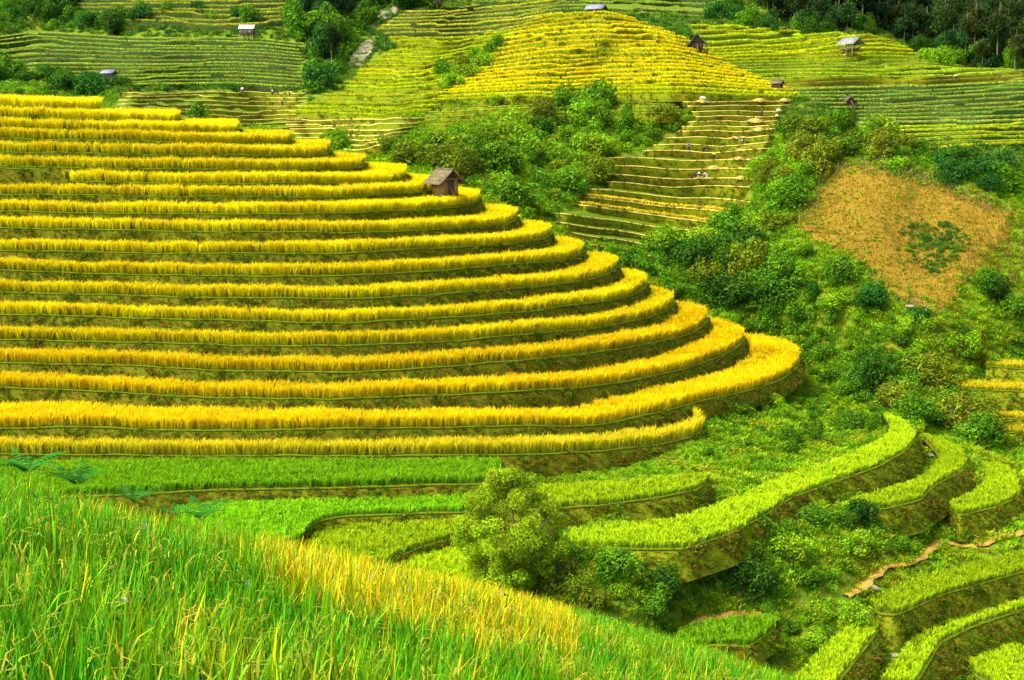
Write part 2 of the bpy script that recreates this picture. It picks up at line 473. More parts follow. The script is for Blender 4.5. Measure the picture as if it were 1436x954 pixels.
def terrace(name, label, group, rim, inner, foot, cols, h=.85, dens=11, wid=.10, nb=6, bank='bank', tread='soil',
            keep=None, bund=True, weeds=6, weed_s=.42, lean=.45, cat='rice terrace', patch=.25, bund_h=.15, r=rng, bund_mat='bund', depth=99.):
    """one terrace: field, bank below its rim, grassy bund on the rim and the standing crop"""
    root = empty(name, tuple(rim[len(rim) // 2]))
    tag(root, label, cat, group)
    o = Vector(root.location)
    ov = np.array(o)
    n = len(rim)
    out = outward(rim, inner)
    obj_np('field', np.concatenate([rim - ov, inner - ov]), grid_faces(2, n), M[tread], root)
    rows = []
    for t in (0, .2, .5, .8, 1.0):
        p = rim * (1 - t) + foot * t
        if 0 < t < 1:
            p = p + out * (.10 * vnoise(p, 2.5, 21)[:, None] + .22 * math.sin(t * 3.1) * 1.0) * min(1, .5)
        rows.append(p - ov)
    obj_np('bank', np.concatenate(rows), grid_faces(5, n), M[bank], root, smooth=True)
    if bund:
        prof = [(-.10, -.10), (.12, -.02), (.06, bund_h * .7), (-.10, bund_h * .8), (-.25, .0)]
        rr = []
        wob = .05 * vnoise(rim, 3.0, 9)
        for a_, b_ in prof:
            q = rim + out * a_; q = q.copy(); q[:, 2] += b_ + wob * (b_ > .05)
            rr.append(q - ov)
        obj_np('bund', np.concatenate(rr), grid_faces(5, n), M[bund_mat], root, smooth=True)
    if cols is not None and dens > 0:
        rs = rim - out * .18
        dl = np.linalg.norm(inner - rs, axis=1, keepdims=True) + 1e-6
        ins = rs + (inner - rs) * np.minimum(1, depth / dl)
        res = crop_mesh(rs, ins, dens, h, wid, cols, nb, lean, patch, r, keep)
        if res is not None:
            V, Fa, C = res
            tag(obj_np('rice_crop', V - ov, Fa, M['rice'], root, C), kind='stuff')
    if weeds:
        seg = np.linalg.norm(foot - rim, axis=1)[:-1] * np.linalg.norm(rim[1:] - rim[:-1], axis=1)
        nw = int(seg.sum() * weeds)
        if nw > 5:
            q = r.choice(n - 1, nw, p=seg / seg.sum()); u = r.uniform(0, 1, nw)[:, None]
            t = r.beta(.9, 1.2, nw)[:, None]
            P = (rim[q] * (1 - u) + rim[q + 1] * u) * (1 - t) + (foot[q] * (1 - u) + foot[q + 1] * u) * t + out[q] * (.05 + .17 * np.sin(t * 3.1))
            nn = vnoise(P, 4, 31)
            pk = np.clip(((vnoise(P, 3.0, 33) + 1) * 2.4 + r.normal(0, 1.1, nw)).astype(int), 0, 4)
            pk[r.uniform(0, 1, nw) < .07] = 5
            P[:, 2] -= .06
            on_points('bank_weeds', P - ov, weed_s * (1 + .5 * nn) * r.uniform(.5, 1.5, nw), pk * 2 + r.integers(0, 2, nw), W_BANK, None, None, r, root)
    return root

ORD = ['first','second','third','fourth','fifth','sixth','seventh','eighth','ninth','tenth','eleventh','twelfth','thirteenth','fourteenth',
       'fifteenth','sixteenth','seventeenth','eighteenth','nineteenth','twentieth','twenty-first','twenty-second','twenty-third','twenty-fourth',
       'twenty-fifth','twenty-sixth','twenty-seventh','twenty-eighth','twenty-ninth','thirtieth','thirty-first','thirty-second','thirty-third','thirty-fourth']

# ------------------------------------------------------------------ ground of the valley and the hills
GX = np.arange(-260, 1700, 9.0); GY = np.arange(-190, 1060, 7.0)
gx, gy = np.meshgrid(GX, GY)
GOFF = 3.0
def goff(y): return 3.0 - 1.8 * np.clip((np.asarray(y, float) - 480) / 170, 0, 1)
gD = Dmap(gx, gy) + goff(gy)
GP = at_d(gx, gy, gD)
nz = vnoise(GP, 14, 41) * .5 + vnoise(GP, 4.5, 42) * .22
GP[..., 2] += nz
GP[..., 1] += nz * .6
gfaces = grid_faces(len(GY), len(GX))[:, ::-1]
ground = obj_np('hillside', GP.reshape(-1, 3), gfaces, M['ground'], smooth=True)
tag(ground, 'grassy slopes of the valley under the terraces', 'hillside', kind='structure')
_gfl = GP.reshape(-1, 3)
_ga = _gfl[gfaces[:, 0]]; _gb = _gfl[gfaces[:, 1]]; _gc = _gfl[gfaces[:, 2]]; _gd = _gfl[gfaces[:, 3]]
g_area = .5 * (np.linalg.norm(np.cross(_gb - _ga, _gd - _ga), axis=1) + np.linalg.norm(np.cross(_gb - _gc, _gd - _gc), axis=1))
g_nrm = np.cross(_gb - _ga, _gd - _ga); g_nrm /= np.linalg.norm(g_nrm, axis=1, keepdims=True) + 1e-9
g_nrm *= np.sign(g_nrm[:, 2:3] + 1e-9)
g_cx, g_cy = to_px((_ga + _gc) / 2)
def on_ground(x, y):
    """place on the ground seen at a pixel"""
    return at_d(np.array([x]), np.array([y]), Dmap(np.array([x]), np.array([y])) + goff(y))[0]
def scatter(poly, n=None, dens=None, r=rng, even=True):
    m = in_poly(g_cx, g_cy, poly)
    idx = np.nonzero(m)[0]
    a = np.minimum(g_area[idx], np.median(g_area[idx]) * 4)
    if n is None: n = int(a.sum() * dens)
    q = r.choice(idx, n, p=a / a.sum())
    u = r.uniform(0, 1, (n, 1)); v = r.uniform(0, 1, (n, 1))
    P = (_ga[q] * (1 - u) + _gb[q] * u) * (1 - v) + (_gd[q] * (1 - u) + _gc[q] * u) * v
    return P, g_nrm[q]

# ------------------------------------------------------------------ the near hill: nineteen golden terraces
N1, N2 = 120, 14
hill = []
for k, (pl, dm) in enumerate(zip(RIMS, DMID)):
    pl = np.array(pl, float)
    s0 = (pl[1, 1] - pl[0, 1]) / (pl[1, 0] - pl[0, 0])
    pl = np.concatenate([[(-170, pl[0, 1] - 170 * s0 * .5)], pl])
    p = resample(pl, N1)
    p[:, 1] = smooth1(p[:, 1], 3); p[:-3, 1] += .5 * np.sin(p[:-3, 0] / 37 + k * 2.1) + .35 * np.sin(p[:-3, 0] / 13 + k)
    ratio = hill_ratio(k, p[:, 0], pl[-1, 0])
    W = at_d(p[:, 0], p[:, 1], dm * ratio)
    T = W[-1]
    d = np.array([T[0], T[1]]); d /= np.linalg.norm(d)
    lf = np.array([-d[1], d[0]])
    tt = np.linspace(0, 1, N2 + 1)[1:]
    ext = np.zeros((N2, 3))
    ext[:, :2] = T[:2] + np.outer(np.sin(tt * 1.5) * 13, d) + np.outer((1 - np.cos(tt * 1.5)) * 9, lf)
    ext[:, 2] = T[2]
    hill.append(np.concatenate([W, ext]))
HUT_K = 8
for k in range(19):
    rim = hill[k]
    if k == 0:
        inner = rim + np.array([0, 7.0, .2])
    else:
        up = hill[k - 1]
        dv = rim - up; dv = dv.copy(); hgt = -dv[:, 2]; dv[:, 2] = 0
        ln = np.linalg.norm(dv, axis=1, keepdims=True) + 1e-6
        inner = up + dv / ln * np.minimum(.32 * np.abs(hgt)[:, None], ln * .45)
        inner[:, 2] = rim[:, 2]
    if k == 18:
        dl = np.linalg.norm(inner - rim, axis=1, keepdims=True)
        bk = np.array([0, 1.0, 0]) * np.ones((len(rim), 1))
        inner = rim + np.where(dl > 5, bk, (inner - rim) / (dl + 1e-6)) * np.minimum(dl, 3.6)
        inner = smooth1(inner, 4)
    out = outward(rim, inner)
    if k == 17:
        foot = rim + out * .8; foot[:, 2] -= 2.05
    elif k < 18:
        nx = hill[k + 1]
        dv = nx - rim; dv = dv.copy(); hgt = -dv[:, 2]; dv[:, 2] = 0
        ln = np.linalg.norm(dv, axis=1, keepdims=True) + 1e-6
        foot = rim + dv / ln * np.minimum(.32 * np.abs(hgt)[:, None], ln * .45)
        foot[:, 2] = nx[:, 2]
    else:
        foot = rim + out * .9; foot[:, 2] -= 2.1
    pxx, _ = to_px(rim)
    keep = np.ones(len(rim))
    if k == 6: keep = (pxx > 97).astype(float)
    if k == 17: keep = 1 - ((pxx > 744) & (pxx < 752)).astype(float)
    c = GOLD if k < 15 else AMBER
    if k == 18: c = (np.array((.26,.32,.01)), np.array((.68,.56,.008)))
    if k < HUT_K:
        lab = f'golden rice terrace on the near hill, {ORD[HUT_K - k - 1]} step above the wooden hut'
    elif k == HUT_K:
        lab = 'golden rice terrace on the near hill, passing just below the wooden hut'
    elif k == 18:
        lab = 'greenish yellow rice terrace, lowest of the near hill above the green paddies'
    elif k == 17:
        lab = 'widest golden rice terrace of the near hill, cut by a narrow channel'
    else:
        lab = f'golden rice terrace on the near hill, {ORD[k - HUT_K - 1]} step beneath the one below the hut'
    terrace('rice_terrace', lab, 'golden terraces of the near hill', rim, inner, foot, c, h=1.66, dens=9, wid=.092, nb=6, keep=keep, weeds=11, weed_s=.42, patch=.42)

# ------------------------------------------------------------------ lower green terraces (each level: rim and back edge)
FIELDS = []
ENDS = []
def level_terrace(rim_px, in_px, z, label, cols, foot_h, n=70, bank='bank_green', group='green paddies on the valley floor', **kw):
    FIELDS.append(list(rim_px) + list(in_px)[::-1])
    ri = at_z(*resample(rim_px, n).T, z); ii = at_z(*resample(in_px, n).T, z)
    ri = smooth1(ri, 2); ii = smooth1(ii, 2)
    out = outward(ri, ii)
    foot = ri + out * foot_h * .95; foot[:, 2] -= foot_h * 1.5
    for e in (0, -1):
        for t_ in np.linspace(0, 1, 6):
            for dz in (.25, .75):
                q_ = (ri[e] * (1 - t_) + ii[e] * t_) + np.array([0, -.1, -foot_h * dz])
                ENDS.append(q_)
        for j in range(3, 14, 3):
            ENDS.append(foot[j if e == 0 else -j] + np.array([0, 0, .25]))
    kw = {**dict(h=.8, dens=13, wid=.11, nb=5, patch=.3, weeds=12, weed_s=.45), **kw}
    return terrace('rice_paddy', label, group, ri, ii, foot, cols, bank=bank, cat='rice paddy', **kw)
level_terrace([(-60,702),(150,696),(300,688),(480,685),(600,681),(700,679)], [(-60,655),(150,650),(300,650),(480,650),(600,650),(700,650)], -34.3,
   'tall green rice paddy directly beneath the golden terraces, left of the bushy tree', GREEN, 1.5, bank='bank', h=1.0)
level_terrace([(250,790),(330,775),(400,765),(424,758),(427,745),(447,732),(480,725),(560,722),(660,719)], [(250,712),(300,705),(340,703),(390,701),(430,700),(470,700),(520,699),(580,698),(670,695)], -35.6,
   'bright green paddy with a curved horseshoe edge left of the bushy tree', GREEN, 1.4)
level_terrace([(430,800),(540,795),(552,783),(600,766),(660,750)], [(430,757),(450,745),(480,740),(560,737),(660,735)], -36.7,
   'small green paddy lying inside the horseshoe bank', LIME, 1.1)
level_terrace([(520,840),(620,830),(700,815),(760,800)], [(545,798),(580,785),(640,768),(760,745)], -37.6,
   'lowest small paddy at the foot of the bushy tree', LIME, 1.0)
level_terrace([(690,720),(790,713),(850,709),(930,698),(982,687),(995,673)], [(690,688),(790,685),(850,682),(930,676),(970,671),(985,667)], -34.6,
   'yellow-green paddy on a dark bank right of the bushy tree', LIME, 1.9)
level_terrace([(800,768),(900,771),(960,771),(1030,748),(1085,717),(1112,698),(1165,679),(1230,656),(1272,633),(1287,612),(1272,596),(1241,585)],
   [(800,748),(900,738),(960,728),(1020,706),(1060,688),(1100,671),(1150,655),(1200,637),(1238,620),(1249,604),(1246,593),(1238,586)], -36.0,
   'long lime green paddy sweeping round the foot of the near hill', LIME, 1.6, n=110)
level_terrace([(1194,708),(1205,716),(1241,715),(1291,703),(1310,682),(1350,662),(1358,648),(1345,632),(1315,618),(1291,611)],
   [(1194,704),(1210,699),(1240,692),(1290,674),(1312,655),(1318,645),(1312,635),(1302,625),(1295,617),(1288,611)], -38.0,
   'lime green crescent paddy hooked between two grassy banks', LIME, 1.8)
level_terrace([(1332,712),(1345,724),(1400,712),(1429,697),(1433,680),(1420,662),(1392,649),(1360,644)],
   [(1331,709),(1348,702),(1368,690),(1380,675),(1380,664),(1375,656),(1368,650),(1358,645)], -40.0,
   'outermost lime green crescent paddy with a rounded end', LIME, 1.6)
level_terrace([(1222,852),(1230,862),(1258,864),(1325,834),(1436,803),(1600,765)], [(1222,849),(1240,836),(1262,822),(1340,799),(1436,777),(1600,742)], -43.0,
   'yellow-green paddy beside the dirt path, with a straight grassy rim', LIME, 2.0)
level_terrace([(1238,878),(1210,915),(1185,947),(1150,990)], [(1196,878),(1160,905),(1118,948),(1080,990)], -44.2,
   'narrow green paddy running down below the end of the path', LIME, 1.5)
level_terrace([(1285,960),(1306,925),(1318,903),(1359,882),(1436,855),(1600,808)], [(1230,960),(1258,926),(1275,893),(1342,862),(1436,827),(1600,782)], -45.6,
   'yellow-green paddy turning a corner above a dark brown bank', LIME, 2.0)
level_terrace([(1420,985),(1385,960),(1368,948),(1352,930)], [(1600,930),(1500,920),(1436,905),(1350,924)], -48.0,
   'lime paddy patch below the darkest bank', LIME, 1.5)
level_terrace([(950,912),(1000,906),(1050,908),(1086,885),(1090,870)], [(950,888),(985,877),(1020,870),(1060,868),(1088,867)], -41.6,
   'small flat green paddy beside the pale path end', GREEN, 1.0)
for rp, ip, lab in [
   ([(1383,514),(1436,518),(1600,522)], [(1383,509),(1436,511),(1600,514)], 'thin golden strip field, highest beside the grassy spur'),
   ([(1342,546),(1436,550),(1600,554)], [(1345,537),(1436,538),(1600,541)], 'golden strip field beside the grassy spur, below the thin strip'),
   ([(1372,585),(1436,589),(1600,593)], [(1366,560),(1436,562),(1600,565)], 'broad golden field beside the grassy spur'),
   ([(1395,606),(1436,609),(1600,612)], [(1390,594),(1436,596),(1600,598)], 'lowest golden strip field beside the grassy spur')]:
    z = float(at_d(np.array([rp[0][0]]), np.array([rp[0][1]]), Dmap(np.array([rp[0][0]]), np.array([rp[0][1]])) + 1)[0, 2]) - CAMZ
    level_terrace(rp, ip, z, lab, (np.array((.30,.34,.012)), np.array((.72,.58,.01))), 1.6, n=40, group='golden strip fields by the spur')

# ------------------------------------------------------------------ families of far terraces
def family(guides, n, off, label_fn, cols_fn, group, name='rice_terrace', npts=70, brk=.45, bank='bank_green', tread_fn=None, h=.8, dens=4.5,
           wid=.24, nb=4, seed=1, bund=False, weeds=.5, weed_s=.8, cat='rice terrace', bund_mat='bund'):
    FIELDS.append([p for p in guides[0][1]] + [g[1][-1] for g in guides[1:]] + list(guides[-1][1])[::-1][1:] + [g[1][0] for g in guides[1:-1]][::-1])
    r = np.random.default_rng(seed)
    idx = [g[0] for g in guides]
    G = np.stack([resample(g[1], npts) for g in guides])
    def curve(v):
        v = np.clip(v, idx[0], idx[-1] + .999)
        o = np.empty((npts, 2))
        for c in range(2):
            o[:, c] = [np.interp(v[i], idx, G[:, i, c]) if v[i] <= idx[-1] else G[-1, i, c] + (G[-1, i, c] - G[-2, i, c]) / (idx[-1] - idx[-2]) * (v[i] - idx[-1]) for i in range(npts)]
        return o
    rims = []
    u = np.linspace(0, 1, npts)
    b1, b2 = r.uniform(.25, .4), r.uniform(.6, .75)
    for k in range(n):
        x1 = b1 + r.normal(0, .08); x2 = b2 + r.normal(0, .08)
        dv = brk * (u > x1) - brk * .9 * (u > x2)
        v = k + dv + .12 * np.sin(u * 9 + k * .3) + r.normal(0, .06)
        c = curve(v)
        c[:, 1] = smooth1(c[:, 1], 1)
        W = at_d(c[:, 0], c[:, 1], Dmap(c[:, 0], c[:, 1]) + GOFF - off * np.clip(np.minimum(u, 1 - u) / .07, -.1, 1))
        W[:, 1] = smooth1(W[:, 1], 4); W[:, 0] = W[:, 0]
        rims.append(W)
    for k in range(n):
        rim = rims[k]
        if k == 0:
            inner = rim + np.array([0, 4.0, 0])
        else:
            inner = rims[k - 1].copy()
            dvv = rim - inner; dvv[:, 2] = 0
            ln = np.linalg.norm(dvv, axis=1, keepdims=True) + 1e-6
            inner = inner + dvv / ln * np.minimum(.2, ln * .4)
            inner[:, 1] = np.maximum(inner[:, 1], rim[:, 1] + .25)
            inner[:, 2] = rim[:, 2]
        if k < n - 1:
            foot = rim.copy(); dvv = rims[k + 1] - rim; dvv[:, 2] = 0
            ln = np.linalg.norm(dvv, axis=1, keepdims=True) + 1e-6
            foot = foot + dvv / ln * np.minimum(.2, ln * .4); foot[:, 2] = np.minimum(rims[k + 1][:, 2], rim[:, 2] - .1) - .05
        else:
            foot = rim + np.array([0, -.3, -1.5])
        keep = np.ones(npts)
        for _ in range(r.integers(0, 2)):
            a = r.uniform(0, .95); keep[(u > a) & (u < a + r.uniform(.01, .05))] = 0
        cc, dn, hh, bk, tr = cols_fn(k, r)
        terrace(name, label_fn(k), group, rim, inner, foot, cc, h=hh, dens=dn, wid=wid, nb=nb, bank=bk, tread=tr, keep=keep, bund=bund,
                weeds=weeds, weed_s=weed_s, cat=cat, lean=.5, r=r, bund_mat=bund_mat, depth=2.0)
    return rims

def mixc(a, b, t): return (a[0] * (1 - t) + b[0] * t, a[1] * (1 - t) + b[1] * t)
# golden rounded hill
family([(0, [(748,29),(775,22),(805,18.5),(850,19),(890,28)]), (4, [(702,56),(770,46),(840,41),(910,44),(968,57)]), (9, [(668,95),(750,84),(850,75),(950,78),(1026,93)]),
        (14, [(632,121),(750,111),(860,104),(960,104),(1082,117)]), (19, [(606,143),(760,136),(860,133),(960,132),(1130,138)])], 20, 4.6,
       lambda k: f'golden terrace on the far rounded hill, {ORD[k]} step below its summit hut',
       lambda k, r: (mixc(GOLD, LIME, min(.75, r.uniform(0, .3) + .14 * max(0, k - 15))), 5.5, .8, 'bank_green', 'crop_gold'), 'golden terraces of the far rounded hill', seed=3, npts=90, wid=.23, weeds=1.6)
# left hill
family([(0, [(60,-12),(250,-14),(440,-12)]), (7, [(150,30),(300,34),(400,30),(436,28)])], 8, 5,
       lambda k: f'green and yellow terrace above the white-roofed hut, {ORD[7 - k]} step up the left far hill',
       lambda k, r: (mixc(PALE, GOLD, r.uniform(.1, .5)), 4.5, .75, 'bank_dark', 'crop_lime'), 'upper terraces of the left far hill', seed=4)
family([(0, [(-170,54),(0,52),(60,44),(180,52),(300,53),(370,55),(428,62)]), (13, [(-170,124),(30,125),(200,119),(330,118),(430,124)])], 14, 5,
       lambda k: f'pale green terrace on the left far hill, {ORD[k]} step below the white-roofed hut',
       lambda k, r: (mixc(PALE, LIME, r.uniform(0, .6)), 4.2, .5, 'bank_dark', 'crop_lime'), 'middle terraces of the left far hill', seed=5, npts=90)
family([(0, [(165,130),(300,127),(432,131)]), (8, [(150,172),(300,177),(350,181),(440,177)])], 9, 4.5,
       lambda k: f'harvested terrace with pale rim on the left far hill, {ORD[8 - k]} step up from the gully',
       lambda k, r: (None, 0, .3, 'bank_green', 'bank_green'), 'harvested terraces of the left far hill', name='harvested_terrace', seed=6, weeds=.9, bund=True, bund_mat='straw', cat='harvested terrace')
# slope between the gully and the golden hill
family([(0, [(575,12),(640,10),(720,0),(800,-6)]), (6, [(528,42),(620,41),(720,35),(768,26)]), (10, [(560,66),(620,64),(700,58)]), (14, [(505,94),(600,92),(660,86)]),
        (18, [(488,118),(560,118),(640,112)]), (22, [(440,140),(540,140),(636,137)]), (25, [(398,158),(540,160),(604,156)])], 26, 5,
       lambda k: f'yellow-green terrace on the slope beside the tree gully, {ORD[k]} step from the top',
       lambda k, r: (mixc(PALE if k < 8 else LIME, GOLD, r.uniform(.1, .6)) if r.uniform() < .8 else None, 4.5, .7, 'bank_dark' if k < 8 else 'bank_green', 'crop_lime'),
       'terraces beside the tree gully', seed=7, npts=60)
family([(0, [(388,168),(520,166),(604,166)]), (6, [(420,205),(500,208),(552,202)])], 7, 4.5,
       lambda k: f'harvested terrace behind the golden near hill, {ORD[k]} step below the yellow-green slope',
       lambda k, r: (None, 0, .3, 'bank_green' if k % 2 else 'bank', 'bank_green'), 'harvested terraces behind the near hill', name='harvested_terrace', seed=8, weeds=.9, bund=True, bund_mat='straw', cat='harvested terrace', npts=50)
family([(0, [(640,-12),(800,-10),(1010,-10)]), (4, [(690,20),(800,15),(900,19),(1000,26)])], 5, 5,
       lambda k: f'green terrace behind the summit hut of the golden hill, {ORD[4 - k]} step up',
       lambda k, r: (mixc(PALE, GREEN, r.uniform(0, .5)), 4.5, .7, 'bank_dark', 'crop_lime'), 'terraces behind the golden hill', seed=9)
# right hill
def right_cols(k, r):
    if k < 9: return (mixc(LIME, GOLD, r.uniform(.1, .5)), 5, .75, 'bank_green', 'crop_lime')
    if k < 17: return ((mixc(LIME, PALE, r.uniform(0, .6)), 3.6, .5, 'bank_green', 'crop_lime') if r.uniform() < .6 else (None, 0, .3, 'bank', 'soil'))
    return (mixc(PALE, GREEN, r.uniform(.1, .6)) if k < 27 else mixc(LIME, GOLD, r.uniform(0, .6)), 4.5, .55, 'bank_dark', 'crop_lime')
family([(0, [(962,37),(1020,37),(1046,41)]), (4, [(990,70),(1100,64),(1180,54),(1220,50),(1258,61)]), (8, [(1008,86),(1100,84),(1200,74),(1296,78)]),
        (12, [(1040,101),(1150,99),(1250,96),(1320,95),(1372,99)]), (15, [(1090,119),(1200,113),(1330,109),(1436,105),(1600,101)]),
        (20, [(1130,141),(1230,141),(1330,135),(1436,129),(1600,124)]), (26, [(1190,173),(1300,173),(1436,167),(1600,161)]), (32, [(1262,216),(1350,206),(1436,201),(1600,196)])], 33, 5,
       lambda k: f'green terrace on the far right hill, {ORD[k]} step down from the wood', right_cols, 'terraces of the far right hill', seed=10, npts=80, wid=.23)
family([(0, [(596,152),(700,149),(800,146),(880,145),(955,148)]), (3, [(590,172),(700,166),(800,161),(960,160)])], 4, 4.6,
       lambda k: f'grassy terrace at the foot of the golden rounded hill, {ORD[k]} step down',
       lambda k, r: (mixc(LIME, PALE, r.uniform(.2, .6)), 3.5, .45, 'bank_green', 'bank_green'), 'grassy steps below the golden hill', seed=14, npts=60, weeds=2.0)
# harvested slope with the people
def harv_cols(k, r):
    if k in (15, 16): return (mixc(AMBER, PALE, .35), 9, .7, 'bank_green', 'straw')
    return (None, 0, .2, 'bank_green' if k % 3 else 'bank', 'bund')
HARV = family([(0, [(950,142),(1030,143),(1114,140)]), (3, [(968,163),(1060,164),(1100,163)]), (6, [(950,184),(1030,185),(1096,181)]), (9, [(902,212),(1000,214),(1080,210)]),
        (10, [(842,222),(950,224),(1066,226)]), (12, [(846,246),(950,250),(1056,252)]), (13, [(844,256),(950,262),(1052,263)]), (14, [(818,267),(900,271),(960,279),(1060,284)]),
        (16, [(806,288),(880,294),(950,308),(1020,314)]), (17, [(776,299),(860,306),(920,319),(1012,325)]), (18, [(780,312),(860,321),(920,335),(992,340)]), (20, [(792,336),(850,348),(908,359),(928,360)])], 21, 4.4,
       lambda k: (f'amber strip of uncut rice on the harvested slope, {ORD[k - 15]} one down' if k in (15, 16) else f'harvested grassy terrace with pale straw rim, {ORD[k]} step below the golden hill'),
       harv_cols, 'harvested terraces where people work', name='harvested_terrace', seed=12, npts=80, brk=.0, weeds=3.2, weed_s=.6, bund=True, bund_mat='straw', cat='harvested terrace')

# ------------------------------------------------------------------ the near field in the foreground
CREST = np.array([(-120,650,12),(0,676,13),(150,712,14),(280,735,15),(400,762,16.5),(500,788,18),(640,815,20.5),(760,845,23),(860,875,25),(960,902,27),(1060,935,28.5),(1140,962,29),(1260,1002,30),(1420,1060,31)], float)
NEAR = np.array([(-120,1010,3.6),(0,1010,3.7),(150,1012,3.8),(280,1014,4.0),(400,1016,4.2),(500,1018,4.5),(640,1022,5.0),(760,1026,5.6),(860,1032,6.5),(960,1040,7.6),(1060,1050,9.0),(1140,1058,10.5),(1260,1078,13),(1420,1100,16)], float)
RH = .80
nc_, nr_ = 60, 40
cA = resample(CREST, nc_); nA = resample(NEAR, nc_)
cW = at_d(cA[:, 0], cA[:, 1], cA[:, 2]); nW = at_d(nA[:, 0], nA[:, 1], nA[:, 2])
tt = np.linspace(0, 1, nr_)[:, None, None]
bul = np.sin(tt * math.pi) * np.array([0, 0, .25])
FG = nW[None] * (1 - tt) + cW[None] * tt + bul
FG[..., 2] += .10 * vnoise(FG, 3.5, 51) - RH
rows = [FG]
back = FG[-1].copy()
for st, dr in ((1.2, .35), (2.5, 1.2), (5, 3.4), (9, 7.2), (16, 13)):
    b = back.copy(); b[:, 1] += st; b[:, 2] -= dr; rows.append(b[None])
front = FG[0].copy(); front[:, 1] -= 2.2; front[:, 2] += .35
FGm = np.concatenate([front[None]] + rows, 0)
fgo = obj_np('near_field', FGm.reshape(-1, 3), grid_faces(*FGm.shape[:2]), M['soil'], smooth=True)
tag(fgo, 'sloping soil of the foreground rice field', 'field', kind='structure')

def long_leaves(P, L, wid, az, bend, tilt, c0, c1, segs=4):
    """curved strap leaves: P base, L length, az heading, tilt start angle from vertical, bend added along the leaf"""
    n = len(P)
    hd = np.stack([np.cos(az), np.sin(az), np.zeros(n)], -1)
    sd_ = np.stack([-np.sin(az), np.cos(az), np.zeros(n)], -1)
    pts = [P]; ang = tilt.copy()
    for s in range(segs):
        st = (L / segs)[:, None]
        pts.append(pts[-1] + st * (hd * np.sin(ang)[:, None] + np.array([0, 0, 1.0]) * np.cos(ang)[:, None]))
        ang = ang + bend / segs * (1 + s * .5)
    prof = np.interp(np.linspace(0, 1, segs + 1), [0, .3, .7, 1], [.5, 1, .75, .03])
    V = np.empty((n, (segs + 1) * 2, 3)); C = np.empty((n, (segs + 1) * 2, 3))
    for s in range(segs + 1):
        hw = (wid * prof[s] * .5)[:, None]
        V[:, 2 * s] = pts[s] - sd_ * hw; V[:, 2 * s + 1] = pts[s] + sd_ * hw
        t = s / segs
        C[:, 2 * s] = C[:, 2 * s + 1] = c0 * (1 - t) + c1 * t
    base = (np.arange(n) * (segs + 1) * 2)[:, None]
    fs = []
    for s in range(segs):
        fs.append(base + np.array([[2 * s, 2 * s + 1, 2 * s + 3]])); fs.append(base + np.array([[2 * s, 2 * s + 3, 2 * s + 2]]))
    return V.reshape(-1, 3), np.concatenate(fs), C.reshape(-1, 3)

def fg_points(n, r, power=1.0):
    """points on the field, thicker towards the camera"""
    A = FG[:-1, :-1].reshape(-1, 3); B = FG[:-1, 1:].reshape(-1, 3); C_ = FG[1:, 1:].reshape(-1, 3); D_ = FG[1:, :-1].reshape(-1, 3)
    ar = np.linalg.norm(np.cross(B - A, D_ - A), axis=1)
    dist = A[:, 1]
    wt = ar * np.clip(9.0 / dist, .25, 2.2) ** power
    q = r.choice(len(ar), n, p=wt / wt.sum())
    u = r.uniform(0, 1, (n, 1)); v = r.uniform(0, 1, (n, 1))
    return (A[q] * (1 - u) + B[q] * u) * (1 - v) + (D_[q] * (1 - u) + C_[q] * u) * v
r = np.random.default_rng(77)
NT = 27000
Pt = fg_points(NT, r)
ripe = np.clip(.24 + .50 * vnoise(Pt, 5.0, 61) + .25 * vnoise(Pt, 1.3, 62), 0, 1)
pxx, pyy = to_px(Pt + np.array([0, 0, .8]))
edge = in_poly(pxx, pyy, [(360,740),(470,770),(640,805),(800,850),(800,900),(600,860),(480,830),(400,800)])
ripe = np.where(edge, np.clip(ripe + .75, 0, 1.25), ripe)
parts = []
for k in range(4):
    n = NT
    yel = (r.uniform(0, 1, n) < .02 + .24 * np.minimum(ripe, 1) ** 1.8 + .35 * edge)
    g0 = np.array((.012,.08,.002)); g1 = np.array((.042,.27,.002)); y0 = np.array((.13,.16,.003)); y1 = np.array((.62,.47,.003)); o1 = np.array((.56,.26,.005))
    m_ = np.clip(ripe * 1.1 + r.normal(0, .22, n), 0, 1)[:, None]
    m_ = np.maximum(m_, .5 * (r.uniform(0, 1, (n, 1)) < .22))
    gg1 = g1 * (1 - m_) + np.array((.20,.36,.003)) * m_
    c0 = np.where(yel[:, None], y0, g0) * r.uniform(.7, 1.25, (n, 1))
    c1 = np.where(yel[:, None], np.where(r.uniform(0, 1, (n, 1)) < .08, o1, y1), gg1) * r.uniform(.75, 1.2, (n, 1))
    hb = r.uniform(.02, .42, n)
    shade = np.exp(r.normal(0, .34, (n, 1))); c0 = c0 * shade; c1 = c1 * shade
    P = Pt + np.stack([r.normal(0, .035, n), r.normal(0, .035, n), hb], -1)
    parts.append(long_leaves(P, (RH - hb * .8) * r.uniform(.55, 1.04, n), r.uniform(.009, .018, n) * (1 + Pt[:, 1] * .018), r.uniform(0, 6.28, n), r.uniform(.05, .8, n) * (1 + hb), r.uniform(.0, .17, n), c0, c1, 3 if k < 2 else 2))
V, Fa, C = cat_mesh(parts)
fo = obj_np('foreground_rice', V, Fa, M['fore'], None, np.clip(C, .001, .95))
tag(fo, 'ripening green and yellow rice leaves filling the foreground slope', 'rice', kind='stuff')
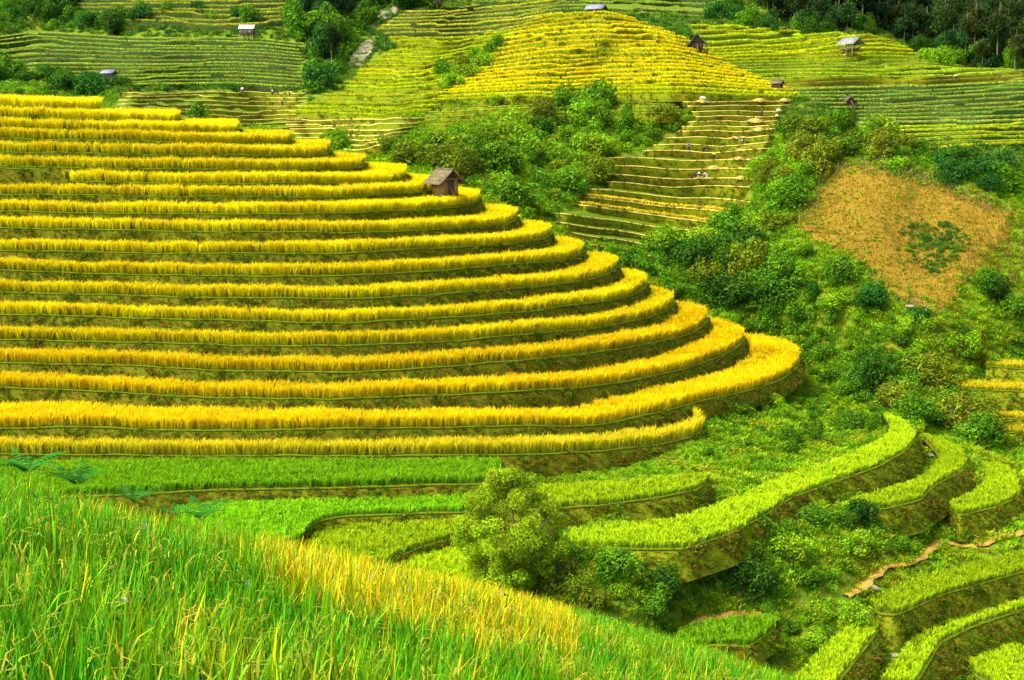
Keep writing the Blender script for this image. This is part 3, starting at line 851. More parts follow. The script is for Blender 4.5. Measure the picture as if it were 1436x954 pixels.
# drooping ears of grain
NE = 3400
Pe = fg_points(NE, r, .8)
az = r.uniform(0, 6.28, NE)
sub = []
for k in range(3):
    cc = jitter_col((.46,.46,.03), NE, r, .25, .15)
    sub.append(long_leaves(Pe + np.stack([r.normal(0, .012, NE), r.normal(0, .012, NE), r.uniform(.50, .62, NE)], -1), r.uniform(.22, .34, NE), r.uniform(.006, .010, NE) * (1 + Pe[:, 1] * .025), az + r.normal(0, .35, NE), r.uniform(1.6, 2.6, NE), r.uniform(.1, .4, NE), cc * .7, cc, 4))
V, Fa, C = cat_mesh(sub)
tag(obj_np('rice_ears', V, Fa, M['fore'], None, np.clip(C, .001, .95)), 'drooping pale ears of grain among the foreground leaves', 'grain', kind='stuff')
# broad-leaved weeds and small pale flowers in the field
NW = 420
Pw = fg_points(NW, r, .6)
ww = vnoise(Pw, 3.0, 71) > .1
Pw = Pw[ww]; NW = len(Pw)
Pl = np.repeat(Pw, 22, 0) + r.normal(0, 1, (NW * 22, 3)) * np.array([.13, .13, .10]) + np.array([0, 0, .62])
Nn = r.normal(size=Pl.shape) + np.array([0, 0, 1.2]); Nn /= np.linalg.norm(Nn, axis=1, keepdims=True)
V, Fa, C = leaf_quads(Pl, Nn, r.uniform(.012, .024, len(Pl)), jitter_col((.02,.16,.012), len(Pl), r), r)
tag(obj_np('field_weeds', V, Fa, M['fore'], None, C), 'leafy dark green weeds growing between the foreground rice', 'weeds', kind='stuff')
Pf = Pw[r.uniform(0, 1, NW) < .10] + np.array([0, 0, .84])
Pl = np.repeat(Pf, 16, 0); Pl = Pl + r.normal(0, 1, Pl.shape) * .008
Nn = r.normal(size=Pl.shape); Nn /= np.linalg.norm(Nn, axis=1, keepdims=True)
V, Fa, C = leaf_quads(Pl, Nn, r.uniform(.003, .006, len(Pl)), jitter_col((.45,.45,.55), len(Pl), r, .15, .06), r)
tag(obj_np('wildflowers', V, Fa, M['fore'], None, C), 'tiny pale lilac flower heads scattered in the foreground rice', 'flowers', kind='stuff')

# ferns along the top edge of the field
def fern(px, py, D, size, label, nfr=14, seed=0):
    rr = np.random.default_rng(seed)
    base = at_d(np.array([px]), np.array([py]), np.array([D]))[0]
    root = empty('fern', tuple(base)); tag(root, label, 'fern', 'ferns at the field edge')
    for k in range(nfr):
        a = k * 6.283 / nfr + rr.normal(0, .25); Ln = size * rr.uniform(.7, 1.15)
        st = 12; t = np.linspace(0, 1, st)
        el = .95 - 1.35 * t * rr.uniform(.6, 1.1)
        x = np.cumsum(np.cos(el)) * Ln / st; z = np.cumsum(np.sin(el)) * Ln / st
        V = []; Fc = []
        for i in range(st):
            wd = Ln * .24 * math.sin(math.pi * min(1, (t[i] * .9 + .12))) * (1 - t[i] * .35)
            for sgn in (-1, 1):
                b = len(V)
                dx = Ln / st * .85
                V += [(x[i], 0, z[i]), (x[i] + dx, 0, z[i] + dx * .2), (x[i] + dx * 1.6, sgn * wd, z[i] - wd * .25)]
                Fc.append((b, b + 1, b + 2) if sgn > 0 else (b, b + 2, b + 1))
        V = np.array(V); ca, sa = math.cos(a), math.sin(a)
        V = np.stack([V[:, 0] * ca - V[:, 1] * sa, V[:, 0] * sa + V[:, 1] * ca, V[:, 2]], -1)
        obj_np('frond', V, np.array(Fc), M['leaf'], root, jitter_col((.022,.16,.008), len(V), rr, .2, .08))
fern(282, 728, 16.0, .40, 'fresh green fern clump standing apart at the field edge', 16, 1)
fern(190, 703, 15.5, .34, 'small fern beside the larger fern clump at the field edge', 12, 2)
fern(110, 680, 15.2, .46, 'spreading fern among the bushes where the field meets the paddies', 16, 3)
fern(40, 662, 15.0, .44, 'dense fern at the upper end of the field edge', 16, 4)
fern(240, 722, 15.8, .26, 'low fern between the two fern clumps', 10, 5)

# ------------------------------------------------------------------ shrubs, trees
def foliage(seed, rx, rz, nlobe, nleaf, leaf, c, zoff=0.0, top=(1.0, 1.0, 1.0), airy=.35, flat=1.0, var=.25):
    """leaves on uneven clumps spread through the crown's volume"""
    rr = np.random.default_rng(seed)
    cen = rr.normal(size=(nlobe, 3)); cen /= np.linalg.norm(cen, axis=1, keepdims=True)
    cen *= (rr.uniform(.25, .95, (nlobe, 1)) ** .6)
    cen[:, 2] = cen[:, 2] * .9
    cen = cen * np.array([rx, rx, rz]) * .72
    lr = rr.uniform(.28, .52, nlobe) * (rx + rz) / 2
    q = rr.choice(nlobe, nleaf, p=lr ** 2 / (lr ** 2).sum())
    d = rr.normal(size=(nleaf, 3)); d /= np.linalg.norm(d, axis=1, keepdims=True)
    P = cen[q] + d * (lr[q] * (1 - airy * rr.uniform(0, 1, nleaf) ** 1.5))[:, None] * np.array([1, 1, flat])
    P[:, 2] += rz + zoff
    keep = P[:, 2] > .02
    P = P[keep]; d = d[keep]; q = q[keep]
    N = d * .8 + rr.normal(size=d.shape) * .55 + np.array([0, 0, .35]); N /= np.linalg.norm(N, axis=1, keepdims=True)
    lc = jitter_col(c, nlobe, rr, var, .15)
    C = lc[q] * rr.uniform(.6, 1.35, (len(P), 1)) * (1 + rr.uniform(-.08, .08, (len(P), 3)))
    return leaf_quads(P, N, leaf * rr.uniform(.6, 1.4, len(P)), np.clip(C, .001, .9), rr)
def tube(pts, rad, sides=6):
    pts = np.asarray(pts, float); n = len(pts)
    V = []
    for i in range(n):
        t = pts[min(i + 1, n - 1)] - pts[max(i - 1, 0)]; t /= np.linalg.norm(t) + 1e-9
        a = np.cross(t, [0.31, 0.93, 0.2]); a /= np.linalg.norm(a); b = np.cross(t, a)
        for s in range(sides):
            g = s * 2 * math.pi / sides
            V.append(pts[i] + (a * math.cos(g) + b * math.sin(g)) * rad[i])
    Fq = [(i * sides + s, i * sides + (s + 1) % sides, (i + 1) * sides + (s + 1) % sides, (i + 1) * sides + s) for i in range(n - 1) for s in range(sides)]
    return np.array(V), np.array(Fq)
def cat_tubes(L):
    Vs, Fs, o = [], [], 0
    for V, Fq in L:
        Vs.append(V); Fs.append(Fq + o); o += len(V)
    return np.concatenate(Vs), np.concatenate(Fs)
def stems(seed, h, spread, n, rad):
    rr = np.random.default_rng(seed); L = []
    for k in range(n):
        a = rr.uniform(0, 6.28); s = rr.uniform(.2, 1) * spread
        L.append(tube([(0, 0, -.5), (math.cos(a) * s * .3, math.sin(a) * s * .3, h * .4), (math.cos(a) * s * .7, math.sin(a) * s * .7, h * .75), (math.cos(a) * s, math.sin(a) * s, h)], [rad, rad * .8, rad * .5, rad * .15], 5))
    return cat_tubes(L)
def proto_shrub(seed, rx, rz, nlobe, nleaf, leaf, c, **kw):
    fm = mesh_np('foliage', *foliage(seed, rx, rz, nlobe, nleaf, leaf, c, **kw)[:2], M['leaf'], None)
    V, Fa, C = foliage(seed, rx, rz, nlobe, nleaf, leaf, c, **kw)
    fm = mesh_np('foliage', V, Fa, M['leaf'], C)
    V, Fq = stems(seed, rz * 1.3, rx * .6, 4, .05 * rx)
    return fm, mesh_np('stems', V, Fq, M['trunk'])
SH = {}
for nm, c in (('lime', (.15,.31,.004)), ('mid', (.075,.20,.004)), ('dark', (.03,.10,.004)), ('olive', (.13,.20,.005)), ('blue', (.022,.105,.008))):
    SH[nm] = [proto_shrub(100 + i * 7 + hash_i, 1.0, .8, 16, 2400, .062, c) for hash_i, i in ((len(nm), 0), (len(nm) * 3, 1), (len(nm) * 5, 2))]
def place_shrub(P, scale, kind, label, group, rr, name='shrub', sz=1.0):
    fm, sm = SH[kind][rr.integers(0, 3)]
    root = empty(name, tuple(P)); root.rotation_euler = (0, 0, rr.uniform(0, 6.28)); root.scale = (scale * rr.uniform(.85, 1.2), scale * rr.uniform(.85, 1.2), scale * sz * rr.uniform(.8, 1.15))
    tag(root, label, 'shrub', group)
    link(bpy.data.objects.new('foliage', fm), root); link(bpy.data.objects.new('stems', sm), root)
    return root
def spread(poly, n, mind, rr, tries=14):
    P, Nn = scatter(poly, n=n * tries, r=rr)
    out = []
    for p in P:
        if all((p[0] - q[0]) ** 2 + (p[1] - q[1]) ** 2 + (p[2] - q[2]) ** 2 > mind * mind for q in out):
            out.append(p)
            if len(out) >= n: break
    return out
LOOK = {'lime': 'yellow-green', 'mid': 'mid green', 'dark': 'dark green', 'olive': 'olive', 'blue': 'bluish green'}
def thicket(poly, n, mind, smin, smax, kinds, where, group, seed, sz=1.0):
    rr = np.random.default_rng(seed)
    n = max(3, int(round(n * .56)))
    for p in spread(poly, n, mind * 1.25, rr):
        k = kinds[rr.integers(0, len(kinds))]
        s_ = rr.uniform(smin, smax) * 1.38
        t = (s_ / 1.38 - smin) / (smax - smin)
        place_shrub(p - np.array([0, 0, .25 * s_]), s_, k, ('small ' if t < .33 else 'large ' if t > .67 else '') + LOOK[k] + ' ' + where, group, rr, sz=sz)
THICK_GULLY = [(545,205),(600,215),(650,200),(720,180),(790,165),(870,160),(1000,165),(990,180),(930,190),(890,215),(835,225),(838,250),(805,290),(770,305),(740,310),(680,285),(655,262),(650,240),(590,240),(540,225)]
thicket(THICK_GULLY, 62, 2.6, 1.8, 3.6, ['lime', 'lime', 'mid', 'mid', 'dark', 'olive'], 'rounded shrub in the thicket behind the wooden hut', 'thicket behind the wooden hut', 21)
THICK_SPUR = [(1065,240),(1100,198),(1150,180),(1230,194),(1300,216),(1350,218),(1436,238),(1500,255),(1500,290),(1436,280),(1370,262),(1300,240),(1200,225),(1160,228),(1130,290),(1085,300),(1060,270)]
thicket([(1065,240),(1100,198),(1150,182),(1230,196),(1300,218),(1300,240),(1200,222),(1160,226),(1130,285),(1085,300),(1060,270)], 34, 2.3, 1.8, 3.4, ['lime', 'mid', 'mid', 'olive'], 'shrub on the ridge above the bare tan field', 'shrubs above the bare field', 22)
thicket([(1310,226),(1345,222),(1390,228),(1436,246),(1500,262),(1500,310),(1436,298),(1370,270),(1315,248)], 24, 2.1, 1.6, 2.7, ['dark', 'blue', 'dark', 'mid'], 'shrub at the right end of the ridge above the tan field', 'dark shrubs on the ridge', 23, 1.0)
thicket([(925,350),(990,335),(1050,300),(1085,300),(1110,340),(1110,420),(1100,470),(1040,460),(990,435),(940,395)], 40, 2.2, 1.7, 3.3, ['mid', 'dark', 'lime', 'olive'], 'dense shrub on the slope between the harvested terraces and the spur', 'shrubs below the harvested slope', 24)
thicket([(780,345),(850,360),(905,385),(950,420),(990,440),(1040,465),(1100,490),(1180,500),(1200,560),(1130,520),(1050,470),(990,445),(900,395),(800,350)], 22, 2.0, 1.0, 1.9, ['mid', 'lime', 'mid'], 'shrub hugging the shoulder of the golden near hill', 'shrubs along the near hill shoulder', 25)
thicket([(1100,470),(1190,500),(1250,500),(1330,550),(1400,610),(1410,640),(1330,612),(1290,600),(1230,570),(1180,540)], 30, 2.0, 1.3, 2.6, ['olive', 'mid', 'mid', 'olive'], 'bushy scrub on the grassy spur above the crescent paddies', 'scrub on the grassy spur', 26)
thicket([(1110,350),(1190,395),(1290,450),(1400,470),(1500,480),(1500,520),(1380,540),(1300,500),(1200,450),(1110,410)], 22, 2.4, 1.1, 2.2, ['lime', 'mid', 'blue'], 'bush on the slope below the tan field', 'bushes below the tan field', 27)
thicket([(1340,400),(1436,400),(1500,400),(1500,450),(1400,455),(1340,440)], 9, 2.2, 1.2, 2.3, ['dark', 'mid', 'blue'], 'bush under the dry stalks beside the tan field', 'bushes under the dry stalks', 28)
thicket([(965,600),(1010,575),(1130,545),(1240,575),(1240,600),(1180,625),(1060,650),(990,650)], 26, 1.7, .8, 1.7, ['lime', 'mid', 'lime'], 'leafy bush on the slope under the nose of the near hill', 'bushes under the hill nose', 29)
thicket([(840,775),(960,785),(1040,765),(1100,725),(1150,705),(1190,720),(1230,725),(1320,735),(1300,760),(1190,815),(1100,840),(960,868),(900,870),(850,830)], 40, 1.7, .9, 1.8, ['mid', 'lime', 'mid', 'dark'], 'leafy bush on the bank between the long lime paddy and the path', 'bushes on the bank above the path', 30)
thicket([(770,790),(840,790),(890,830),(880,880),(800,870),(760,840)], 10, 1.2, 1.0, 1.9, ['olive', 'mid', 'olive'], 'feathery bush at the right foot of the bushy tree', 'bushes beside the bushy tree', 31)
thicket([(1060,870),(1180,850),(1200,880),(1150,920),(1080,900)], 10, 1.5, .8, 1.5, ['mid', 'lime'], 'bush between the path end and the narrow green paddy', 'bushes below the path', 32)
thicket([(-60,95),(30,85),(60,110),(110,118),(130,150),(60,145),(0,140),(-60,140)], 14, 2.2, 1.8, 3.2, ['dark', 'mid', 'mid'], 'shrub above the top golden terrace at the left edge', 'shrubs above the golden hill', 33)
thicket([(60,108),(150,112),(185,120),(180,140),(120,140),(70,130)], 12, 2.6, 2.0, 3.2, ['blue', 'dark', 'mid'], 'shrub around the small grey-roofed hut', 'shrubs round the grey-roofed hut', 34)
thicket([(190,22),(280,16),(370,24),(370,32),(280,30),(190,32)], 16, 3.0, 1.8, 2.8, ['blue', 'mid'], 'shrub in the hedge strip above the white-roofed hut', 'hedge above the white-roofed hut', 35)
thicket([(-60,-10),(90,-10),(110,15),(200,25),(190,42),(100,40),(40,38),(-60,60)], 26, 4.0, 2.6, 4.4, ['dark', 'dark', 'blue', 'mid'], 'bush in the scrub at the top of the left far hill', 'scrub on the left far hill', 36)
thicket([(425,-10),(500,-10),(600,-10),(600,10),(540,35),(490,60),(470,90),(470,130),(440,140),(425,90),(415,50)], 34, 4.0, 2.6, 4.6, ['dark', 'mid', 'blue', 'blue'], 'leafy bush in the tree gully', 'bushes of the tree gully', 37, 1.2)
thicket([(600,120),(640,95),(690,70),(712,60),(705,80),(660,112),(620,135)], 18, 3.0, 1.8, 3.0, ['lime', 'mid', 'olive'], 'bush on the left flank of the golden rounded hill', 'bushes on the golden hill flank', 38)
thicket([(440,190),(490,200),(530,212),(520,235),(480,222),(440,206)], 9, 1.8, 1.2, 2.2, ['mid', 'lime'], 'bush behind the upper shoulder of the near hill', 'bushes behind the shoulder', 39)
thicket([(1030,10),(1060,30),(1100,52),(1050,44),(1000,30),(960,30)], 12, 3.0, 1.8, 3.2, ['mid', 'blue'], 'bush in the hollow beside the wood', 'bushes by the wood', 40)
thicket([(1285,78),(1330,85),(1345,98),(1300,92)], 8, 2.5, 1.8, 2.8, ['lime', 'mid'], 'bush at the lower edge of the wood', 'bushes at the wood edge', 41)
thicket([(880,158),(990,160),(1000,178),(890,178)], 10, 2.2, 1.2, 2.2, ['lime', 'mid'], 'bush on the grassy step between golden hill and thicket', 'bushes below golden hill', 42)
thicket([(1100,42),(1190,34),(1230,38),(1270,56),(1270,68),(1190,50),(1100,56)], 16, 2.2, 1.6, 2.6, ['dark', 'mid', 'dark'], 'bush along the foot of the wood above the open stilt hut', 'bushes along the foot of the wood', 43, 1.3)
thicket([(1270,60),(1340,84),(1436,92),(1490,92),(1490,102),(1436,104),(1340,100),(1270,72)], 24, 2.2, 1.6, 2.8, ['dark', 'mid', 'dark', 'blue'], 'bush along the foot of the wood above the right terraces', 'bushes along the foot of the wood', 44, 1.3)
thicket([(650,140),(880,138),(960,142),(960,154),(650,156)], 18, 2.0, .9, 1.5, ['lime', 'lime', 'olive'], 'low bush on the bank at the foot of golden hill', 'bushes at the foot of golden hill', 45, .8)
rr = np.random.default_rng(5)
place_shrub(on_ground(278,178), 2.3, 'mid', 'feathery green shrub rising alone behind the top golden terraces', None, rr, sz=1.6)
place_shrub(on_ground(155,52), 5.2, 'dark', 'large dark round bush standing above the pale left terraces', None, rr, sz=1.2)
place_shrub(on_ground(1222,556), 2.9, 'dark', 'dark vine-covered bush on the crest of the grassy spur', None, rr, sz=1.3)

# bushy tree in the middle distance
def big_tree():
    rr = np.random.default_rng(9)
    base = on_ground(726, 838)
    root = empty('bushy_tree', tuple(base)); root.scale = (1.08, 1.08, 1.04); tag(root, 'large feathery bushy tree standing behind the foreground field', 'tree')
    Ls = [tube([(0, 0, -.8), (.2, .1, 1.5), (-.2, 0, 3.6), (.2, .2, 6.5)], [.32, .26, .18, .05], 8)]
    for k in range(15):
        a = rr.uniform(0, 6.28); s = rr.uniform(1.6, 3.7); hh = rr.uniform(2.5, 8.0); z0 = rr.uniform(.2, 2.2)
        Ls.append(tube([(0, 0, z0), (math.cos(a) * s * .4, math.sin(a) * s * .4, z0 + (hh - z0) * .5), (math.cos(a) * s, math.sin(a) * s, hh)], [.14, .09, .02], 5))
    V, Fq = cat_tubes(Ls)
    obj_np('trunk', V, Fq, M['trunk'], root)
    # sprays of fine leaves on an uneven dome
    parts = []
    cents = []
    for k in range(140):
        a = rr.uniform(0, 6.28); zz = rr.uniform(0, 1)
        prof = np.interp(zz, [0, .15, .45, .75, 1], [2.4, 3.4, 4.2, 3.4, 1.0])
        rad = prof * math.sqrt(rr.uniform(.12, 1))
        cents.append((math.cos(a) * rad - .35, math.sin(a) * rad, 1.0 + zz * 9.0 + rr.normal(0, .25), rr.uniform(.55, 1.05)))
    for cx_, cy_, cz_, s in cents:
        n = int(560 * s)
        d = rr.normal(size=(n, 3)); d /= np.linalg.norm(d, axis=1, keepdims=True)
        P = np.array([cx_, cy_, cz_]) + d * (s * (1 - .6 * rr.uniform(0, 1, n)))[:, None] * np.array([1, 1, .8])
        N = d * .6 + rr.normal(size=d.shape) * .6 + np.array([0, 0, .4]); N /= np.linalg.norm(N, axis=1, keepdims=True)
        cl = jitter_col((.20,.31,.005), 1, rr, .2, .08)[0]
        C = cl * rr.uniform(.55, 1.4, (n, 1)) * (1 + rr.uniform(-.08, .08, (n, 3)))
        parts.append(leaf_quads(P, N, .115 * rr.uniform(.6, 1.4, n), np.clip(C, .001, .9), rr, .32))
    V, Fa, C = cat_mesh(parts)
    obj_np('crown', V, Fa, M['leaf'], root, C)
big_tree()

# trees of the wood and the gully
def proto_tree(seed, h, rx, c, pale):
    rr = np.random.default_rng(seed)
    V, Fa, C = foliage(seed, rx, h * .30, 15, 1700, .27, c, zoff=h * .26, airy=.5, var=.35)
    cm = mesh_np('crown', V, Fa, M['leaf'], C)
    Ls = [tube([(0, 0, -1.5), (.15, 0, h * .3), (-.1, .1, h * .6), (.05, 0, h * .9)], [h * .016, h * .013, h * .010, .04], 6)]
    for k in range(6):
        a = rr.uniform(0, 6.28); z0 = h * rr.uniform(.35, .65); s = rx * rr.uniform(.4, .8)
        Ls.append(tube([(0, 0, z0), (math.cos(a) * s, math.sin(a) * s, z0 + h * .16)], [h * .006, .03], 4))
    V, Fq = cat_tubes(Ls)
    return mesh_np('trunk', V, Fq, M['trunk_pale' if pale else 'trunk']), cm
TR = [proto_tree(301, 13, 3.9, (.016,.046,.006), True), proto_tree(302, 15, 3.0, (.024,.054,.006), True), proto_tree(303, 11, 3.8, (.011,.040,.009), False), proto_tree(304, 12, 3.2, (.040,.068,.007), True), proto_tree(305, 9, 3.6, (.018,.066,.009), False)]
def place_tree(P, s, k, label, group, rr):
    root = empty('tree', tuple(P)); root.rotation_euler = (0, 0, rr.uniform(0, 6.28)); root.scale = (s * rr.uniform(.85, 1.15), s * rr.uniform(.85, 1.15), s * rr.uniform(.9, 1.2))
    tag(root, label, 'tree', group)
    link(bpy.data.objects.new('trunk', TR[k][0]), root); link(bpy.data.objects.new('crown', TR[k][1]), root)
rr = np.random.default_rng(55)
WOOD = [(1030,-30),(1060,10),(1120,52),(1190,42),(1230,44),(1270,62),(1340,92),(1436,100),(1490,98),(1490,-30)]
for p in spread(WOOD, 215, 3.1, rr, 30):
    k_ = int(rr.integers(0, 5)); s_ = rr.uniform(.7, 1.15)
    lk = ['pale-trunked tree with a dark green crown', 'tall pale-trunked tree with a narrow crown', 'brown-trunked tree with a broad bluish crown', 'pale-trunked tree with an olive crown', 'low round-crowned tree'][k_]
    place_tree(p, s_, k_, ('small ' if s_ < .83 else 'big ' if s_ > 1.02 else '') + lk + ' in the dark far wood', 'trees of the far wood', rr)
place_tree(on_ground(1188, 50), .95, 4, 'round-crowned lighter tree at the edge of the wood above the open stilt hut', None, rr)
for p in spread([(425,10),(470,-10),(520,0),(480,60),(470,110),(445,130),(425,90)], 11, 4.0, rr, 20):
    place_tree(p, rr.uniform(.7, 1.0), [4, 2, 0][rr.integers(0, 3)], 'dark tree standing in the gully between the far hills', 'trees of the gully', rr)
for p in spread([(-100,-60),(60,-60),(80,0),(20,20),(-100,30)], 14, 4.0, rr, 20):
    place_tree(p, rr.uniform(.7, 1.0), [0, 2, 1][rr.integers(0, 3)], 'tree in the shadowy grove on top of the left far hill', 'trees of the left grove', rr)

# grass and scrub over the open ground: many small clumps standing on scattered points
def clump_mesh(c, seed, n=420, leaf=.085):
    V, Fa, C = foliage(seed, 1.0, .62, 9, n, leaf, c, zoff=-.25, airy=.5, var=.3)
    return mesh_np('clump', V, Fa, M['leaf'], C)
def by_noise(P, n, seed, r, wl=8):
    return np.clip(((vnoise(P, wl, seed) + 1) / 2 * n + r.normal(0, .8, len(P))).astype(int), 0, n - 1)
def undergrowth(name, poly, dens, sc_, cset, ncol, label, seed, clear=(), lift=0.0):
    rr = np.random.default_rng(seed)
    P, Nn = scatter(poly, dens=dens, r=rr)
    px, py = to_px(P)
    m = np.ones(len(P), bool)
    for c in list(clear) + FIELDS: m &= ~in_poly(px, py, c)
    P = P[m]
    P = P + np.array([0, -lift * .8, lift * .65])
    s_ = sc_ * (1 + .4 * vnoise(P, 3, seed + 1)) * rr.uniform(.6, 1.35, len(P))
    on_points(name, P, s_, by_noise(P, ncol, seed, rr) * 2 + rr.integers(0, 2, len(P)), cset, label, 'grass', rr)
def scrub(name, poly, dens, hmin, hmax, cset, ncol, label, seed, clear=()):
    rr = np.random.default_rng(seed)
    P, Nn = scatter(poly, dens=dens, r=rr)
    px, py = to_px(P)
    m = np.ones(len(P), bool)
    for c in list(clear) + FIELDS: m &= ~in_poly(px, py, c)
    P = P[m]
    s_ = rr.uniform(0, 1, len(P)) ** 1.6 * (hmax - hmin) + hmin
    on_points(name, P, s_, by_noise(P, ncol, seed, rr) * 2 + rr.integers(0, 2, len(P)), cset, label, 'scrub', rr)
TAN = [(1112,322),(1135,290),(1150,255),(1175,232),(1230,236),(1300,252),(1360,272),(1400,286),(1428,300),(1420,335),(1385,365),(1352,402),(1338,430),(1325,440),(1270,420),(1235,395),(1180,352),(1140,335)]
G_MID = [(.10,.26,.003), (.16,.36,.004), (.25,.40,.004), (.14,.30,.004), (.25,.31,.006)]
G_DK = [(.035,.13,.012), (.06,.18,.012), (.10,.22,.012), (.12,.18,.012)]
SC = [(.045,.14,.004), (.085,.23,.004), (.145,.31,.004), (.09,.24,.005), (.18,.29,.005)]
SD = [(.014,.045,.008), (.022,.065,.010), (.032,.075,.008)]
T_MID = proto_set('green_tuft', [tuft_mesh(c, 700 + 2 * i + q) for i, c in enumerate(G_MID) for q in (0, 1)])
T_DK = proto_set('dark_tuft', [tuft_mesh(c, 720 + 2 * i + q) for i, c in enumerate(G_DK) for q in (0, 1)])
C_MID = proto_set('green_clump', [clump_mesh(c, 740 + 2 * i + q) for i, c in enumerate(SC) for q in (0, 1)])
C_DK = proto_set('dark_clump', [clump_mesh(c, 760 + 2 * i + q, 260, .13) for i, c in enumerate(SD) for q in (0, 1)])
PATH1 = [(1520,735),(1436,752),(1420,760),(1380,767),(1345,765),(1320,756),(1302,766),(1292,782),(1262,798),(1225,812),(1200,830),(1186,842)]
PATH2 = [(958,886),(985,873),(1010,865),(1045,865),(1085,866)]
def band(p, d0, d1): return [(x, y - d0) for x, y in p] + [(x, y + d1) for x, y in p][::-1]
PB = [band(PATH1, 1, 4), band(PATH2, 1, 3)]
R_SLOPE = [(790,350),(1000,330),(1060,230),(1160,200),(1436,240),(1600,260),(1600,800),(1436,770),(1200,850),(960,900),(820,840),(800,770),(960,775),(960,600),(1100,540),(1130,510),(990,440)]
TAN_IN = [(1262 + (x - 1262) * .87, 330 + (y - 330) * .87) for x, y in TAN]
undergrowth('slope_grass', R_SLOPE, 2.6, 1.0, T_MID, 5, 'rough grass and low leaves on the slopes right of the near hill', 201, clear=[TAN_IN] + PB)
undergrowth('field_tufts', TAN, .5, .55, T_MID, 5, 'sparse green tufts dotted over the bare tan field', 206, lift=.5)
undergrowth('gully_grass', [(380,160),(640,140),(1110,135),(1120,200),(1050,300),(990,370),(900,400),(760,330),(640,285),(500,230)], 1.4, 1.2, T_MID, 5, 'rough grass in the gully behind the near hill', 202)
undergrowth('far_grass', [(-170,-60),(1436,-60),(1520,-60),(1520,220),(1300,230),(1100,190),(1060,140),(640,150),(400,170),(130,150),(-170,150)], .45, 1.7, T_DK, 4, 'dark grass between the far terraces', 203)
undergrowth('valley_grass', [(-100,640),(700,640),(990,600),(1000,680),(830,760),(820,850),(1000,910),(1200,850),(1600,760),(1600,1050),(900,1050),(500,860),(-100,760)], 4.0, .72, T_MID, 5, 'rough grass and leaves between the green paddies', 204, clear=PB)
undergrowth('shoulder_grass', [(100,125),(260,140),(420,175),(540,200),(640,260),(780,330),(800,360),(720,310),(600,262),(500,235),(400,205),(250,170),(100,152)], 1.6, 1.2, T_MID, 5, 'grass behind the shoulder of the golden near hill', 205)
scrub('gully_scrub', THICK_GULLY, .34, .7, 2.6, C_MID, 5, 'tangled leafy scrub filling the thicket behind the wooden hut', 401)
scrub('spur_scrub', THICK_SPUR, .40, .7, 2.4, C_MID, 4, 'tangled leafy scrub on the ridge above the tan field', 402, clear=[TAN])
R_TANGLE = [(780,340),(925,350),(990,335),(1050,290),(1075,240),(1110,300),(1110,335),(1190,395),(1290,450),(1400,470),(1500,480),(1500,520),(1420,560),(1410,640),(1330,610),(1230,570),(1130,515),(1040,465),(940,400)]
scrub('ravine_scrub', [(925,350),(1050,295),(1075,250),(1110,340),(1115,420),(1180,490),(1260,540),(1330,600),(1290,595),(1200,560),(1130,512),(1040,462),(940,400),(860,372)], .42, .8, 2.5, C_MID, 2, 'dense tangled scrub running down the ravine, coloured dark for its shade', 413, clear=[TAN])  # only the darker greens: the ravine's shade is put into the leaf colour
scrub('slope_scrub', R_TANGLE, .50, .5, 1.9, C_MID, 5, 'tangled leafy scrub on the slope right of the near hill', 403, clear=[TAN])
scrub('nose_scrub', [(965,600),(1010,575),(1130,525),(1240,575),(1240,600),(1180,625),(1060,660),(990,660)], .7, .35, 1.1, C_MID, 5, 'leafy scrub under the nose of the near hill', 404)
scrub('bank_scrub', [(830,775),(960,785),(1040,765),(1100,725),(1150,705),(1190,720),(1230,725),(1320,735),(1300,760),(1190,815),(1100,840),(960,868),(900,870),(850,830)], .9, .35, 1.2, C_MID, 5, 'leafy scrub on the bank above the path', 405, clear=PB)
scrub('lower_scrub', [(1060,870),(1180,850),(1200,830),(1300,790),(1436,770),(1436,790),(1240,830),(1190,890),(1090,920)], .9, .25, .7, C_MID, 5, 'low leafy scrub beside the path', 410, clear=PB)
ENDS = np.array(ENDS); rr = np.random.default_rng(90)
ENDS = ENDS + rr.normal(0, .25, ENDS.shape)
on_points('edge_scrub', ENDS, rr.uniform(.25, .75, len(ENDS)), rr.integers(0, 10, len(ENDS)), C_MID, 'leafy scrub growing at the ends of the paddies', 'scrub', rr)
scrub('nose_foot_scrub', [(930,590),(1010,568),(1080,550),(1135,515),(1150,490),(1175,520),(1140,560),(1060,590),(960,610)], .9, .4, 1.3, C_MID, 5, 'leafy scrub along the foot of the widest golden terrace', 412)
scrub('wood_scrub', WOOD, .22, 1.4, 4.0, C_DK, 3, 'dark undergrowth of the far wood', 406)
scrub('gully_tree_scrub', [(415,0),(600,-10),(540,35),(500,60),(480,90),(475,135),(440,145),(420,90)], .09, 1.4, 3.6, C_MID, 2, 'dark undergrowth in the tree gully', 407)
scrub('left_scrub', [(-100,0),(100,0),(200,25),(190,45),(100,40),(20,42),(-100,60)], .09, 1.2, 3.4, C_MID, 2, 'dark undergrowth on top of the left far hill', 408)
scrub('crest_scrub', [(-100,90),(30,88),(110,118),(180,125),(260,140),(250,160),(130,148),(0,140),(-100,140)], .16, .8, 2.2, C_MID, 4, 'low scrub above the top golden terraces', 409)
scrub('flank_scrub', [(560,160),(640,95),(715,58),(735,62),(690,100),(640,140),(880,145),(880,165),(640,200),(560,195)], .10, .6, 1.8, C_MID, 5, 'grassy scrub on the left flank and foot of the golden hill', 411)

